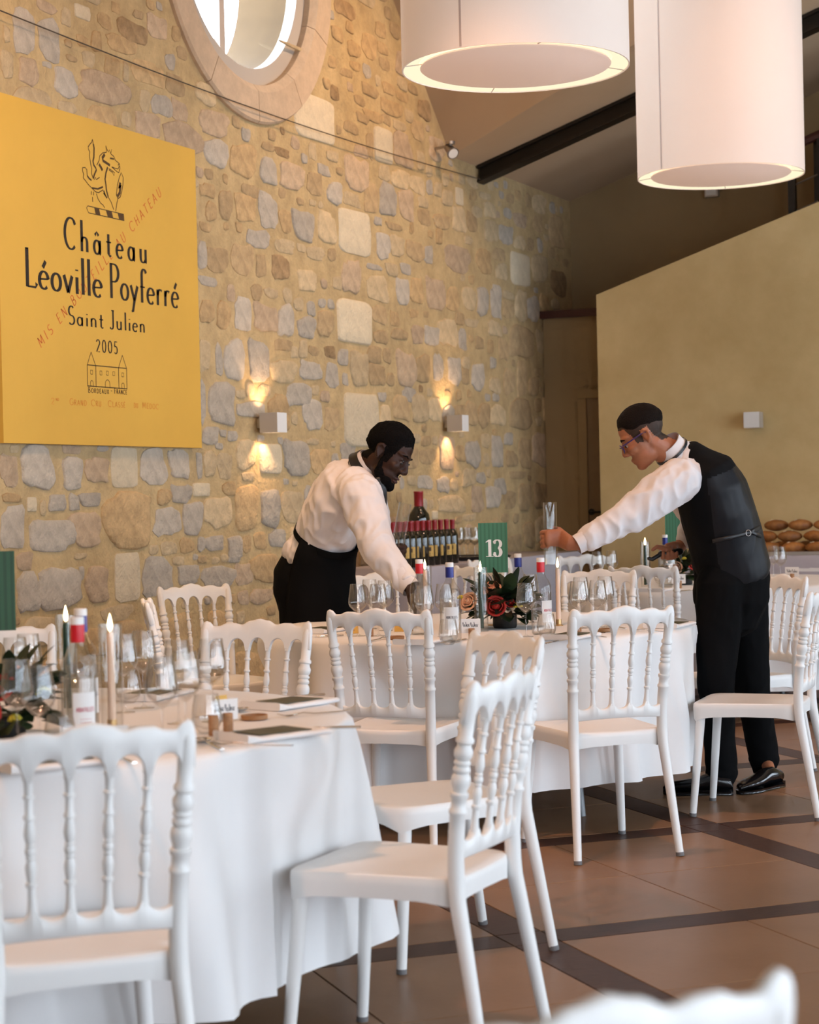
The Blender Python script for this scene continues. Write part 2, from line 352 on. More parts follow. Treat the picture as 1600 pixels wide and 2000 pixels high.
# ------------------------------------------------------------------ measured wall data (stone centres and sizes in mm; crest strokes in m on the wall)
STONE_DATA = '11247,1812,510,353,w 10680,3676,550,282,w 11171,2443,506,284,w 11209,3026,475,289,w 14134,2498,513,264,t 8460,1223,478,278,o 14086,1927,511,234,t 14147,3074,422,261,w 12905,3033,499,177,p 7827,895,357,228,g 11259,3414,350,230,p 9448,1857,329,232,g 11950,2182,308,246,p 8331,3436,447,165,p 12483,2741,353,208,p 11979,3676,298,245,p 10332,1563,342,214,g 12695,2475,341,210,c 9703,1264,269,256,o 8728,904,336,202,g 11669,3661,285,236,w 12621,1620,284,234,p 9093,3306,391,169,p 11227,2145,264,247,c 14164,1623,261,242,t 8439,925,243,259,w 14127,1280,291,215,t 9761,3277,325,191,o 14145,2788,237,260,c 7680,1487,272,225,g 14129,2208,224,268,t 11723,3304,287,209,g 7782,1159,349,171,g 9887,2124,256,230,g 9603,2110,258,228,g 9919,907,320,183,o 12686,1243,477,121,c 13104,1613,275,209,g 9384,1246,300,191,c 13629,2774,235,242,g 10130,1827,274,207,o 13234,2186,247,227,g 13576,1629,233,238,g 12167,1916,297,186,c 14411,2785,245,225,g 11539,2687,338,162,c 13615,1907,309,176,c 8437,1492,254,212,w 9989,1261,246,218,g 10273,1261,265,202,c 8714,1495,278,190,g 10808,3009,271,193,c 10493,2990,266,196,g 12238,2194,248,204,t 13167,1272,258,196,p 10558,1830,254,198,g 14605,3645,338,148,c 12026,3312,255,195,p 9727,2704,256,194,t 14214,985,252,197,t 13473,1287,278,178,g 9433,3438,353,140,p 9367,879,363,136,g 13856,2175,242,203,t 13553,3304,298,164,c 13350,2758,227,215,g 8076,1184,273,179,p 9983,2381,274,177,p 10006,1549,268,181,w 10193,2078,349,139,c 10042,3020,234,206,g 10357,3273,306,155,p 12796,2213,223,212,g 12939,3321,263,178,c 10374,1942,322,144,g 11861,1906,275,166,t 12797,2724,256,177,o 13098,2758,278,162,c 10651,1535,281,158,o 12148,3006,316,140,t 11458,3284,220,199,t 13078,1905,243,180,t 13330,1903,239,182,t 9458,3274,260,167,g 8839,1203,273,158,g 13855,3315,281,152,g 11633,2990,242,176,g 7651,3584,191,216,g 13910,919,304,134,t 11497,4290,256,159,o 8759,3589,311,130,o 7471,1203,198,204,g 10758,2406,230,174,t 9708,1575,222,180,c 8161,901,216,183,p 9106,1217,207,190,g 9772,3006,265,148,o 11490,2118,261,149,t 11924,2711,198,196,g 7583,885,207,187,g 10233,2382,197,195,g 12432,1916,212,181,c 9716,2382,209,184,g 7860,3585,188,202,g 9437,2670,244,153,t 13820,1263,280,133,t 11936,3472,296,125,c 11813,3935,338,108,o 10544,2097,292,125,g 8737,3307,253,144,p 12502,2218,171,212,g 8618,3781,291,122,b 12398,2436,232,150,g 13021,1436,254,138,c 10179,2699,218,160,b 13877,2736,268,128,t 14170,3462,277,123,p 10504,2361,244,139,g 10063,3255,213,158,g 11852,3011,217,156,c 8976,1513,208,160,g 12213,3473,262,127,c 12631,3267,325,102,t 9795,1834,328,101,g 12291,1586,288,114,t 12240,3858,228,142,t 7990,3396,210,153,g 11558,2519,245,130,t 14386,2162,217,146,t 10819,1807,224,140,t 13754,3017,250,125,c 10932,3241,211,147,g 13628,1368,235,132,g 11136,4454,281,109,b 13869,1579,242,126,t 9921,2841,271,112,g 13586,2567,271,111,c 12159,2428,225,131,p 10837,2081,201,146,g 13567,2134,233,125,c 13174,3329,207,140,t 10660,3269,211,137,t 9353,3589,213,134,c 13707,3141,304,93,t 8188,1478,201,140,p 7968,1462,178,157,g 13535,3462,216,128,c 7714,3277,314,87,c 14152,3283,233,117,c 9658,883,200,136,p 12236,1403,261,104,g 8853,3859,200,135,p 12000,2003,230,117,g 12548,1385,213,126,g 11036,1604,240,111,g 8310,3288,252,105,o 8508,3693,316,84,o 11607,1840,171,150,c 9467,1507,175,144,c 10076,1075,229,110,g 9543,2997,157,158,t 12955,2446,159,156,g 9856,744,262,94,p 9491,2360,162,151,o 9556,1029,164,148,g 9043,910,241,101,g 11460,2249,223,109,t 12321,3260,231,104,t 8886,3441,201,118,g 8338,745,308,77,c 11527,3831,290,81,o 14004,1456,389,60,t 10266,2987,162,143,o 12732,3450,195,117,c 11178,3233,253,90,c 10251,2834,249,91,c 10650,2833,250,90,c 13210,3633,221,100,c 11859,2410,294,75,t 7453,1475,139,155,p 9313,2366,157,136,o 9302,1516,132,161,c 7682,3393,166,127,p 10309,1078,178,119,c 9026,3577,200,105,t 11251,4220,182,115,o 12865,1609,186,112,o 9273,2118,113,183,c 8990,1352,191,107,g 11569,2371,207,97,t 11466,3630,103,197,t 11680,3479,201,100,c 11475,3993,242,82,t 12880,1921,203,97,t 13351,1713,189,105,c 12996,2179,137,143,t 14380,3297,165,119,t 11331,3567,224,87,p 12955,3490,151,128,w 12376,3005,163,119,g 9066,3445,161,120,p 9318,1673,189,100,g 11898,4476,171,109,t 12274,3653,138,132,c 13140,2579,268,68,c 13289,3418,197,91,c 13250,1434,186,93,g 9243,1861,62,276,g 9338,1071,222,77,g 8412,3555,155,110,o 10200,2233,233,73,t 13877,2847,255,66,c 9857,1069,152,111,o 9841,3112,206,81,t 11762,2843,203,82,c 11186,3701,206,80,t 11778,4059,196,84,o 9945,2683,126,129,t 10997,2206,156,103,g 9271,2675,106,151,g 12907,2591,181,89,t 13907,3485,170,94,g 11020,4272,164,96,o 11939,3836,241,65,c 13008,2278,172,89,c 13278,2437,166,91,t 12003,4046,203,73,o 14908,3653,143,100,g 8118,1329,183,78,g 13013,1145,253,56,c 9205,1372,186,77,w 9430,2099,77,183,g 12303,3361,184,76,c 11717,4214,167,83,t 8715,3439,107,130,c 10559,4070,634,22,c 11695,4315,166,83,o 12566,3486,143,96,c 9035,1066,162,85,o 10448,2225,113,120,c 11657,2252,134,102,t 9882,2522,124,108,t 13361,1571,132,101,c 8847,1059,163,80,c 7832,1315,159,82,g 8813,1335,150,86,o 14592,3310,107,120,g 11359,3793,185,70,t 7510,3398,100,128,c 11815,3135,280,46,t 13454,3558,227,56,c 10820,2227,152,84,b 13971,3608,171,74,t 12098,3932,134,93,c 9700,1054,108,116,o 10963,3883,137,90,b 9350,3046,158,78,o 12737,1379,148,83,c 10639,3464,117,104,c 9327,2538,208,58,g 10786,3368,175,69,g 12420,3485,105,114,g 9948,1951,161,75,c 9513,1377,163,72,o 9645,749,147,79,p 10471,1332,91,127,g 10266,2537,118,98,c 10915,3476,154,74,c 13534,2306,122,92,g 7996,3276,177,64,c 7557,1041,133,85,p 12703,3574,121,92,c 8352,3781,130,86,o 10057,2535,171,65,c 11326,3902,158,70,t 10405,2498,135,81,c 10571,2482,108,100,g 10242,3397,205,52,b 10849,1544,113,95,g 12091,1707,160,66,c 12420,3601,117,91,c 11490,2830,237,45,g 11272,4116,183,58,o 13712,1128,158,66,t 8198,3557,115,91,c 10554,1292,77,135,g 9585,2493,92,112,p 10731,1946,142,72,p 11140,4045,179,57,t 8271,3661,93,108,o 10412,3479,113,88,p 9189,1509,68,147,g 12008,1415,150,66,c 10942,4074,124,79,o 7843,3740,172,57,p 13580,2045,148,65,g 10593,2223,147,64,t 11791,4572,112,84,t 11736,3844,128,73,t 10063,3404,157,59,t 8531,3309,91,94,c 9052,3861,94,92,o 9776,1952,102,84,c 11562,1976,122,69,g 12106,2569,142,59,o 11194,4351,103,80,o 13000,3616,126,64,c 9732,1444,162,50,c 8007,3726,83,96,c 10047,774,114,68,t 10848,3923,98,78,o 7962,1578,168,46,p 7971,1315,89,86,g 9560,1676,125,59,g 11023,2064,91,81,g 9188,1071,93,80,g 9312,2839,126,58,o 10338,2197,104,70,c 10318,1796,89,80,c 13416,2039,108,64,g 10553,1659,161,43,c 12418,1699,100,68,c 8950,987,118,56,c 10600,1979,108,61,c 11847,1399,77,85,g 9664,1919,120,53,c 10721,2529,110,58,g 10840,2532,96,66,g 8145,3638,114,55,o 7468,1343,144,44,o 10459,2846,121,50,c 9364,3142,102,58,t 8535,3557,55,108,c 12344,2035,105,56,c 7624,1311,79,72,w 8697,1057,91,58,c 8462,3871,84,60,o 9264,3137,75,64,p 8675,3884,100,48,t 9440,984,90,49,c 9523,746,72,59,o 9196,983,93,45,t 10455,3128,83,50,t 7511,3540,50,79,c 7714,1293,47,84,c 9340,974,95,39,c 8242,1587,104,35,g 9408,1616,83,42,g 8020,1049,110,32,c 8026,963,50,69,g 9456,1690,71,46,g 8045,3530,100,32,t 10136,1659,65,48,g 7499,1574,81,38,c 9889,1668,76,41,g 9245,753,75,38,g 10831,1649,64,44,c 8021,3599,67,38,t 10193,1414,73,35,g 7837,3458,75,31,g 10302,1402,74,31,c 9123,1001,55,38,g'
CREST = """1 8.149,3.115 8.155,3.096 8.151,3.049 8.142,3.027 8.149,3.008 8.164,2.998 8.171,2.988 8.152,2.962 8.141,2.940
0 8.142,3.137 8.134,3.120 8.120,3.110 8.102,3.093 8.104,3.080 8.116,3.072 8.113,3.049 8.121,3.009 8.130,2.988 8.127,2.964 8.141,2.940
0 8.142,3.137 8.149,3.112
0 8.047,2.981 8.072,2.985 8.087,2.976 8.088,2.947
1 8.088,2.947 8.105,2.935 8.125,2.929
0 8.047,2.980 8.049,2.964 8.058,2.949 8.052,2.931 8.070,2.921 8.094,2.905 8.129,2.889 8.159,2.876
1 8.129,2.891 8.180,2.893 8.227,2.910
0 8.159,2.876 8.185,2.875 8.227,2.895
1 8.274,3.017 8.257,2.986 8.247,2.952 8.254,2.924 8.258,2.895 8.272,2.865
0 8.272,2.865 8.298,2.842 8.320,2.806
1 8.232,2.892 8.246,2.870 8.231,2.880 8.262,2.858
0 8.166,2.868 8.178,2.844 8.203,2.824 8.223,2.818 8.238,2.805
0 8.175,3.012 8.197,3.038 8.203,3.062 8.230,3.082 8.266,3.091 8.262,3.124 8.272,3.105 8.287,3.095 8.291,3.109 8.303,3.092 8.314,3.114 8.305,3.089 8.334,3.079 8.344,3.063 8.381,3.051
2 8.250,3.078 8.228,3.057 8.233,3.043 8.264,3.036 8.295,3.029
2 8.196,3.020 8.211,3.008 8.226,2.993
1 8.297,3.065 8.334,3.067
0 8.381,3.051 8.369,3.040 8.380,3.036 8.369,3.021 8.342,3.021 8.311,3.023
0 8.311,3.023 8.347,3.010 8.373,3.002 8.387,3.025 8.385,3.039 8.381,3.051
0 8.283,3.004 8.315,2.997 8.330,2.981 8.336,2.997 8.305,3.007 8.284,3.010
0 8.338,2.800 8.350,2.843 8.362,2.868
0 8.362,2.868 8.347,2.884 8.360,2.938 8.377,2.976 8.397,3.006 8.415,2.985 8.411,2.945 8.396,2.905 8.384,2.880 8.362,2.868
2 8.387,2.954 8.375,2.923 8.389,2.942 8.379,2.900 8.357,2.879
0 8.087,2.796 8.412,2.794 8.416,2.762 8.093,2.762 8.076,2.785 8.087,2.796
0 8.121,2.874 8.120,2.856
0 8.141,2.874 8.140,2.856
0 8.130,2.846 8.131,2.822
0 8.151,2.936 8.162,2.949 8.167,2.938 8.198,2.954"""
CREST_FILL = """8.143,2.794 8.186,2.796 8.198,2.762 8.154,2.764
8.248,2.793 8.301,2.794 8.313,2.764 8.263,2.764
8.354,2.795 8.412,2.794 8.416,2.762 8.368,2.762"""

# ------------------------------------------------------------------ the room shell
XW, YB, EAVE, PITCHR = -5.5, 15.34, 3.76, 0.33          # stone wall plane, back wall, eave, roof pitch
OC_Y, OC_Z, OC_RI, OC_RO = 9.875, 4.535, 0.79, 1.02      # round window
G0, G1 = 6.94, 12.81                                      # cross gable feet
RIDGE = EAVE + (OC_Y-G0)
XR = WIN_X
def roof(x): return EAVE + PITCHR*(x-XW)

# floor: a thin screed with real tiles and dark wooden strips laid at 45 degrees
fl = struct(MB().box((-0.4, 5.5, -0.06), (10.8, 20.2, 0.10)).build('floor', 'grout', smooth=False))
PA, PB, A0, B0 = 1.385, 1.395, 2.262, 5.190
SW = 0.148; GAP = 0.004
def ab(a, b): return ((a-b)/2**.5, (a+b)/2**.5)
def piece(me, a, b, m, name):
    o = bpy.data.objects.new(name, me); COL.objects.link(o); x, y = ab(a, b); o.location = (x, y, -0.01); o.rotation_euler = (0, 0, PI/4); o.parent = fl
    if not me.materials: me.materials.append(MATS[m])
    return o
def slab(la, lb, h=0.010):
    mb = MB(); e = 0.0012
    x, y = la/2, lb/2
    vs = [(-x,-y,0),(x,-y,0),(x,y,0),(-x,y,0),(-x,-y,h-e),(x,-y,h-e),(x,y,h-e),(-x,y,h-e),(-x+e,-y+e,h),(x-e,-y+e,h),(x-e,y-e,h),(-x+e,y-e,h)]
    mb.add(vs, [(0,3,2,1),(0,1,5,4),(1,2,6,5),(2,3,7,6),(3,0,4,7),(4,5,9,8),(5,6,10,9),(6,7,11,10),(7,4,8,11),(8,9,10,11)])
    return mb.mesh('slab')
TA, TB = (PA-SW)/2, (PB-SW)/2
m_tile = slab(TA-GAP, TB-GAP); m_sa = slab(PA-SW-GAP, SW-GAP); m_sb = slab(SW-GAP, PB-SW-GAP); m_sq = slab(SW-GAP, SW-GAP)
def seen(x, y, pad=0.9):
    v = Vector((x, y, 0))-CAM; z = v.dot(FWD)
    if z < 0.8 or z > 17: return False
    px = 800+FPX*v.dot(RGT)/z; py = 1000-FPX*v.dot(UPV)/z; q = pad*FPX/z
    return -q < px < 1600+q and py < 2000+q*0.75
n_t = 0
for i in range(-6, 14):
    for j in range(-6, 14):
        a, b = A0+PA*i, B0+PB*j
        for da in (0, 1):
            for db in (0, 1):
                ca, cb = a+SW/2+TA*(da+.5), b+SW/2+TB*(db+.5); x, y = ab(ca, cb)
                if -5.35 < x < 4.3 and -3.6 < y < 15 and seen(x, y): piece(m_tile, ca, cb, 'tile', 'tile'); n_t += 1
        for (me, ca, cb) in ((m_sa, a+SW/2+TA, b), (m_sb, a, b+SW/2+TB), (m_sq, a, b)):
            x, y = ab(ca, cb)
            if -5.35 < x < 4.3 and -3.6 < y < 15 and seen(x, y): piece(me, ca, cb, 'dark_plank', 'dark_plank')
# beyond the sight of the photograph the same floor goes on as one plain sheet
rest = MB().box((1.9, 3.0, -0.0095), (5.0, 14.6, 0.004)).build('floor_sheet', 'tile', fl, smooth=False)

# stone wall (gable wall with a round window); room side at X = XW, 0.45 m thick
TH = 0.45
outline = [(-4.2, 0), (YB, 0), (YB, EAVE+.02), (G1, EAVE+.02), (OC_Y, RIDGE+.02), (G0, EAVE+.02), (-4.2, EAVE+.02)]
NH = 48
hole = [(OC_Y+(OC_RI+0.11)*math.cos(2*PI*i/NH), OC_Z+(OC_RI+0.11)*math.sin(2*PI*i/NH)) for i in range(NH)]
allp = outline+hole
tri = tessellate_polygon([[Vector((p[0], p[1], 0)) for p in outline], [Vector((p[0], p[1], 0)) for p in hole]])
mb = MB(); n = len(allp)
mb.add([(XW, p[0], p[1]) for p in allp]+[(XW-TH, p[0], p[1]) for p in allp],
       [tuple(t) for t in tri]+[tuple(i+n for i in t) for t in tri] +
       [(i, (i+1) % 7, (i+1) % 7+n, i+n) for i in range(7)] + [(7+i, 7+(i+1) % NH, 7+(i+1) % NH+n, 7+i+n) for i in range(NH)])
wall = struct(mb.build('wall_left', 'mortar', smooth=False))
CL = {'g': 'stone_grey', 'w': 'stone_white', 'c': 'stone_cream', 'p': 'stone_pink', 't': 'stone_tan', 'o': 'stone_orange', 'b': 'stone_brown'}
STONES = []
for tok in STONE_DATA.split():
    y, z, ww, hh, c = tok.split(','); STONES.append((int(y)/1000, int(z)/1000, int(ww)/1000, int(hh)/1000, c))
rs = random.Random(21)
def in_wall(y, z, r):
    if z-r < 0.02 or y-r < 4.9 or y+r > YB-0.02: return False
    top = EAVE
    if G0 < y < G1: top = EAVE+min(y-G0, G1-y)
    if z+r*1.2 > top: return False
    if math.hypot(y-OC_Y, z-OC_Z) < OC_RO+r: return False
    return True
# small fillers between the stones one can tell apart
grid = {}
def cells(s):
    y, z, ww, hh = s[:4]
    for i in range(int((y-ww/2)/.3), int((y+ww/2)/.3)+1):
        for j in range(int((z-hh/2)/.3), int((z+hh/2)/.3)+1): yield (i, j)
def hits(s, pad):
    for c in cells((s[0], s[1], s[2]+.3, s[3]+.3)):
        for q in grid.get(c, ()):
            if abs(s[0]-q[0]) < (s[2]+q[2])/2+pad and abs(s[1]-q[1]) < (s[3]+q[3])/2+pad: return True
    return False
def reg(s):
    for c in cells(s): grid.setdefault(c, []).append(s)
for s in STONES: reg(s)
FILL = []
for size in (0.30, 0.22, 0.17, 0.125, 0.095, 0.07):
    for _ in range(3600):
        y = rs.uniform(5.0, YB-.1); z = rs.uniform(0.1, 6.0)
        ww = size*rs.uniform(.8, 1.35); hh = size*rs.uniform(.55, .95)
        if not in_wall(y, z, max(ww, hh)/2): continue
        if 7.34 < y < 9.15 and 1.59 < z < 3.25: continue
        s = (y, z, ww, hh, rs.choices('ctpogbw', (5, 5, 4, 5, 3.0, 1.2, .3))[0])
        if hits(s, 0.007): continue
        reg(s); FILL.append(s)
def stone_geo(mb, s, seed, loc=True):
    y, z, ww, hh, c = s; r = random.Random(seed); n = 18 if ww*hh > .02 else 11
    e = 0.30 if c == 'w' else r.uniform(.40, .78)
    pts = []
    ph = [r.uniform(0, 6.28) for _ in range(3)]
    for i in range(n):
        t = 2*PI*i/n
        cx, cz = math.cos(t), math.sin(t)
        k = 1+.08*math.sin(2*t+ph[0])+.07*math.sin(3*t+ph[1])+.04*math.sin(5*t+ph[2]) if c != 'w' else 1+.02*math.sin(5*t+ph[2])
        j = .025 if c == 'w' else .095
        pts.append((math.copysign(abs(cx)**e, cx)*ww/2*k*(1+r.uniform(-j, j)), math.copysign(abs(cz)**e, cz)*hh/2*k*(1+r.uniform(-j, j))))
    d = min(.024, .006+.05*min(ww, hh))*r.uniform(.35, 1.0)
    oy, oz = (0, 0) if loc else (y, z)
    X = 0 if loc else XW
    sl = r.uniform(-.12, .12); sl2 = r.uniform(-.12, .12)
    def P(f, dd): return [(X+dd*(1+sl*p[0]/ww+sl2*p[1]/hh), oy+p[0]*f, oz+p[1]*f) for p in pts]
    vs = P(1.0, -.006)+P(.975, d*.6)+P(.90, d*.95)+P(.45, d*.99)+[(X+d*1.0, oy, oz)]
    fs = []
    for k in range(3):
        for i in range(n): j = (i+1) % n; fs.append((k*n+i, k*n+j, (k+1)*n+j, (k+1)*n+i))
    for i in range(n): fs.append((3*n+i, 3*n+(i+1) % n, 4*n))
    mb.add(vs, fs)
allst = sorted(STONES+FILL, key=lambda s: -(s[2]*s[3])*(1.0 if in_wall(s[0], s[1], 0.01) else 0.5))
vis = [s for s in allst if 6.6 < s[0]]
named = set()
for k, s in enumerate(vis[:300]):
    mb = MB(); stone_geo(mb, s, k); o = mb.build('stone', CL[s[4]], wall, flat_angle=55, recalc=False); o.location = (XW, s[0], s[1]); named.add(s)
mb = MB(); order = list(CL)
for k, s in enumerate(allst):
    if s in named: continue
    mb.cur = order.index(s[4]); stone_geo(mb, s, 5000+k, loc=False)
me = mb.mesh('small_stones')
o = obj('small_stones', me, [CL[c] for c in order], wall, flat_angle=55)
me.polygons.foreach_set('material_index', mb.mi); me.update(); o['kind'] = 'stuff'

# round window: dressed stone surround (each block), reveal, white frame, glass, bar
win = struct(bpy.data.objects.new('window_1', None)); COL.objects.link(win); win.location = (XW, OC_Y, OC_Z)
NB = 11; a_off = 0.18
for i in range(NB):
    a0 = 2*PI*i/NB+a_off+.0028; a1 = 2*PI*(i+1)/NB+a_off-.0028; K = 8
    mb = MB(); vs = []
    for k in range(K+1):
        a = a0+(a1-a0)*k/K; c, s_ = math.cos(a), math.sin(a)
        for (r, x) in ((OC_RI, -.34), (OC_RI, 0.0), (OC_RI+.045, 0.035), (OC_RO-.012, 0.035), (OC_RO, 0.02), (OC_RO, -.05)):
            vs.append((x, r*c, r*s_))
    fs = []
    for k in range(K):
        for q in range(6): fs.append((k*6+q, k*6+(q+1) % 6, (k+1)*6+(q+1) % 6, (k+1)*6+q))
    fs += [tuple(range(6)), tuple(K*6+q for q in range(5, -1, -1))]
    mb.add(vs, fs); mb.build('surround_stone', 'dressed_stone', win, flat_angle=30)
def ring(r0, r1, x0, x1, n=64):
    mb = MB(); vs = []
    for k in range(n):
        c, s_ = math.cos(2*PI*k/n), math.sin(2*PI*k/n)
        vs += [(x0, r0*c, r0*s_), (x1, r0*c, r0*s_), (x1, r1*c, r1*s_), (x0, r1*c, r1*s_)]
    mb.add(vs, [(4*k+q, 4*k+(q+1) % 4, 4*((k+1) % n)+(q+1) % 4, 4*((k+1) % n)+q) for k in range(n) for q in range(4)]); return mb
ring(.690, .80, -.11, -.04).build('window_frame', 'frame_paint', win, flat_angle=30)
lathe_r = MB().lathe([(.70, -.115), (.70, -.46), (.93, -.46), (.93, -.44), (.785, -.42), (.785, -.115), (.70, -.115)], (0, 0, 0), 64, axis=None, caps=False); lathe_r.v = [(v[2], v[0], v[1]) for v in lathe_r.v]; lathe_r.build('outer_reveal', 'outer_stone', win)
MB().box((-.075, -.22, 0), (.04, .06, 1.30)).build('glazing_bar', 'brushed_alu', win, smooth=False)
def disc(r, x, n=48, y0=None, y1=None):
    mb = MB(); mb.add([(x, r*math.cos(2*PI*k/n), r*math.sin(2*PI*k/n)) for k in range(n)], [tuple(range(n))]); return mb
disc(.695, -.075).build('window_pane', 'window_glass', win, smooth=False, recalc=False)
# back wall, end wall, window wall
def wallbox(name, c, d, m): return struct(MB().box(c, d).build(name, m, smooth=False))
mb = MB(); mb.prism([(XW-.45, 0), (XR+.3, 0), (XR+.3, roof(XR)+.1), (XW-.45, EAVE-.05)], YB, YB+.25, lambda u, v, t: (u, t, v)); struct(mb.build('wall_back', 'back_paint', smooth=False))
# window wall (X = XR): piers, sill and lintel around the tall windows
mb = MB()
edges = [-4.2]
for y in WIN_YS: edges += [y-WIN_W/2, y+WIN_W/2]
edges.append(YB+.2)
for i in range(0, len(edges), 2): mb.box((XR+.12, (edges[i]+edges[i+1])/2, (WIN_Z1)/2), (.24, edges[i+1]-edges[i], WIN_Z1))
mb.box((XR+.12, (YB-4.0)/2, WIN_Z0/2), (.24, YB+4.4, WIN_Z0)); mb.box((XR+.12, (YB-4.0)/2, (WIN_Z1+roof(XR)+.2)/2), (.24, YB+4.4, roof(XR)+.2-WIN_Z1))
struct(mb.build('wall_right', 'white_wall', smooth=False))
mb = MB(); ee = [XW-.4]
for x in END_XS: ee += [x-WIN_W/2, x+WIN_W/2]
ee.append(XR+.2)
for i in range(0, len(ee), 2): mb.box(((ee[i]+ee[i+1])/2, END_Y-.12, WIN_Z1/2), (ee[i+1]-ee[i], .24, WIN_Z1))
mb.box(((XW+XR)/2, END_Y-.12, WIN_Z0/2), (XR-XW+.6, .24, WIN_Z0)); mb.box(((XW+XR)/2, END_Y-.12, (WIN_Z1+7.4)/2), (XR-XW+.6, .24, 7.4-WIN_Z1))
struct(mb.build('wall_front', 'white_wall', smooth=False))
k = 1
for y in WIN_YS:
    k += 1
    e = struct(bpy.data.objects.new('window_%d' % k, None)); COL.objects.link(e); e.location = (XR+.1, y, 0)
    for q in (-.48, .0, .48): MB().box((0, q*(WIN_W-.06), (WIN_Z0+WIN_Z1)/2), (.06, .06, WIN_Z1-WIN_Z0)).build('window_bar', 'outside_white', e, smooth=False)
    for z in (WIN_Z0+.03, 1.3, 2.5, WIN_Z1-.03): MB().box((0, 0, z), (.06, WIN_W-.02, .06)).build('window_bar', 'outside_white', e, smooth=False)
for x in END_XS:
    k += 1
    e = struct(bpy.data.objects.new('window_%d' % k, None)); COL.objects.link(e); e.location = (x, END_Y-.1, 0)
    for q in (-.48, .0, .48): MB().box((q*(WIN_W-.06), 0, (WIN_Z0+WIN_Z1)/2), (.06, .06, WIN_Z1-WIN_Z0)).build('window_bar', 'outside_white', e, smooth=False)
    for z in (WIN_Z0+.03, 1.3, 2.5, WIN_Z1-.03): MB().box((0, 0, z), (WIN_W-.02, .06, .06)).build('window_bar', 'outside_white', e, smooth=False)
# ceiling: main slope rising from the stone wall, with the cross gable over the round window
T_R = (RIDGE-EAVE)/PITCHR                                  # the gable ridge meets the main slope here
xv = XW+T_R; XE = XR+.3; ZE = roof(XE)
mb = MB()
y0, y1 = -4.5, YB+.25
if xv > XE:
    # valleys reach the window wall before meeting
    s_e = (ZE-EAVE)
    ya, yb_ = G0+s_e, G1-s_e
    xw = XW-.45; zw = roof(xw)
    v = [(xw, y0, zw), (XW, G0, EAVE), (XE, ya, ZE), (XE, y0, ZE), (xw, y1, zw), (XW, G1, EAVE), (XE, yb_, ZE), (XE, y1, ZE),
         (XW-.45, OC_Y, RIDGE), (XE, OC_Y, RIDGE), (xw, G0, zw), (xw, G1, zw)]
    mb.add(v, [(0, 10, 1, 2, 3), (4, 7, 6, 5, 11), (1, 8, 9, 2), (5, 6, 9, 8), (10, 8, 1), (11, 5, 8)])
else:
    xw = XW-.45; zw = roof(xw)
    v = [(xw, y0, zw), (XW, G0, EAVE), (xv, OC_Y, RIDGE), (XE, OC_Y, ZE), (XE, y0, ZE), (xw, y1, zw), (XW, G1, EAVE), (XE, y1, ZE), (XW-.45, OC_Y, RIDGE), (xw, G0, zw), (xw, G1, zw)]
    mb.add(v, [(0, 9, 1, 2, 3, 4), (5, 7, 3, 2, 6, 10), (1, 8, 2), (6, 2, 8), (9, 8, 1), (10, 6, 8)])
ceil_me = mb
mbu = MB(); mbu.add([(a, b, c+.2) for a, b, c in ceil_me.v], [tuple(reversed(f)) for f in ceil_me.f])
ceil_me.add(mbu.v, mbu.f)
struct(ceil_me.build('ceiling', 'ceiling_paint', smooth=False, recalc=False))
# steel rafter (an I-section) under the main slope
YBM = 13.34; x0, x1 = XW+.012, XR
bm_ = thing('steel_rafter', 'long black steel beam running up under the sloping ceiling', 'beam', (XW, YBM, roof(XW)))
mb = MB()
for (dy, dz, ww, hh) in ((0, -.012, .13, .022), (0, -.065, .035, .09), (0, -.118, .13, .022)):
    vs = []
    for x in (x0, x1):
        zc = roof(x)-EAVE+dz
        vs += [(x-XW, -ww/2, zc-hh/2), (x-XW, ww/2, zc-hh/2), (x-XW, ww/2, zc+hh/2), (x-XW, -ww/2, zc+hh/2)]
    nm = 'flange' if ww > .1 else 'web'
    MB().add(vs, [(0, 1, 2, 3), (7, 6, 5, 4), (0, 4, 5, 1), (1, 5, 6, 2), (2, 6, 7, 3), (3, 7, 4, 0)]).build(nm, 'black_steel', bm_, smooth=False)
# service block with a door beside the stone wall, topped by a dark red rail
struct(MB().box((-4.2, 14.97, 1.36), (2.58, .72, 2.72)).build('wall_service', 'back_paint', smooth=False))
struct(MB().box((-4.2, 14.95, 2.745), (2.6, .78, .06)).build('trim_1', 'red_wood', smooth=False))
dr = struct(bpy.data.objects.new('door_1', None)); COL.objects.link(dr); dr.location = (-4.72, 14.6, 0)
MB().box((0, -.012, 1.03), (.80, .03, 2.06)).build('door_leaf', 'door_paint', dr, smooth=False)
for dx, ww, zc, hh in ((-.435, .07, 1.028, 2.056), (.435, .07, 1.028, 2.056)): MB().box((dx, -.02, zc), (ww, .05, hh)).build('door_frame', 'back_paint', dr, smooth=False)
MB().box((0, -.02, 2.095), (.94, .05, .07)).build('door_frame', 'back_paint', dr, smooth=False)
hd = MB(); hd.lathe([(.026, 0), (.026, .012)], (-.375, -.03, 1.15), 16, axis=(0, -1, 0)); hd.tube([(-.375, -.03, 1.15), (-.375, -.07, 1.15), (-.24, -.075, 1.15)], .009, 8); hd.build('door_handle', 'black_steel', dr)
# plastered stair wall with a raking top
st = MB(); st.prism([(-4.815, 0), (3.2, 0), (3.2, 5.46), (-4.815, 2.815)], 13.98, 14.16, lambda u, v, t: (u, t, v)); struct(st.build('wall_stair', 'plaster', smooth=False))
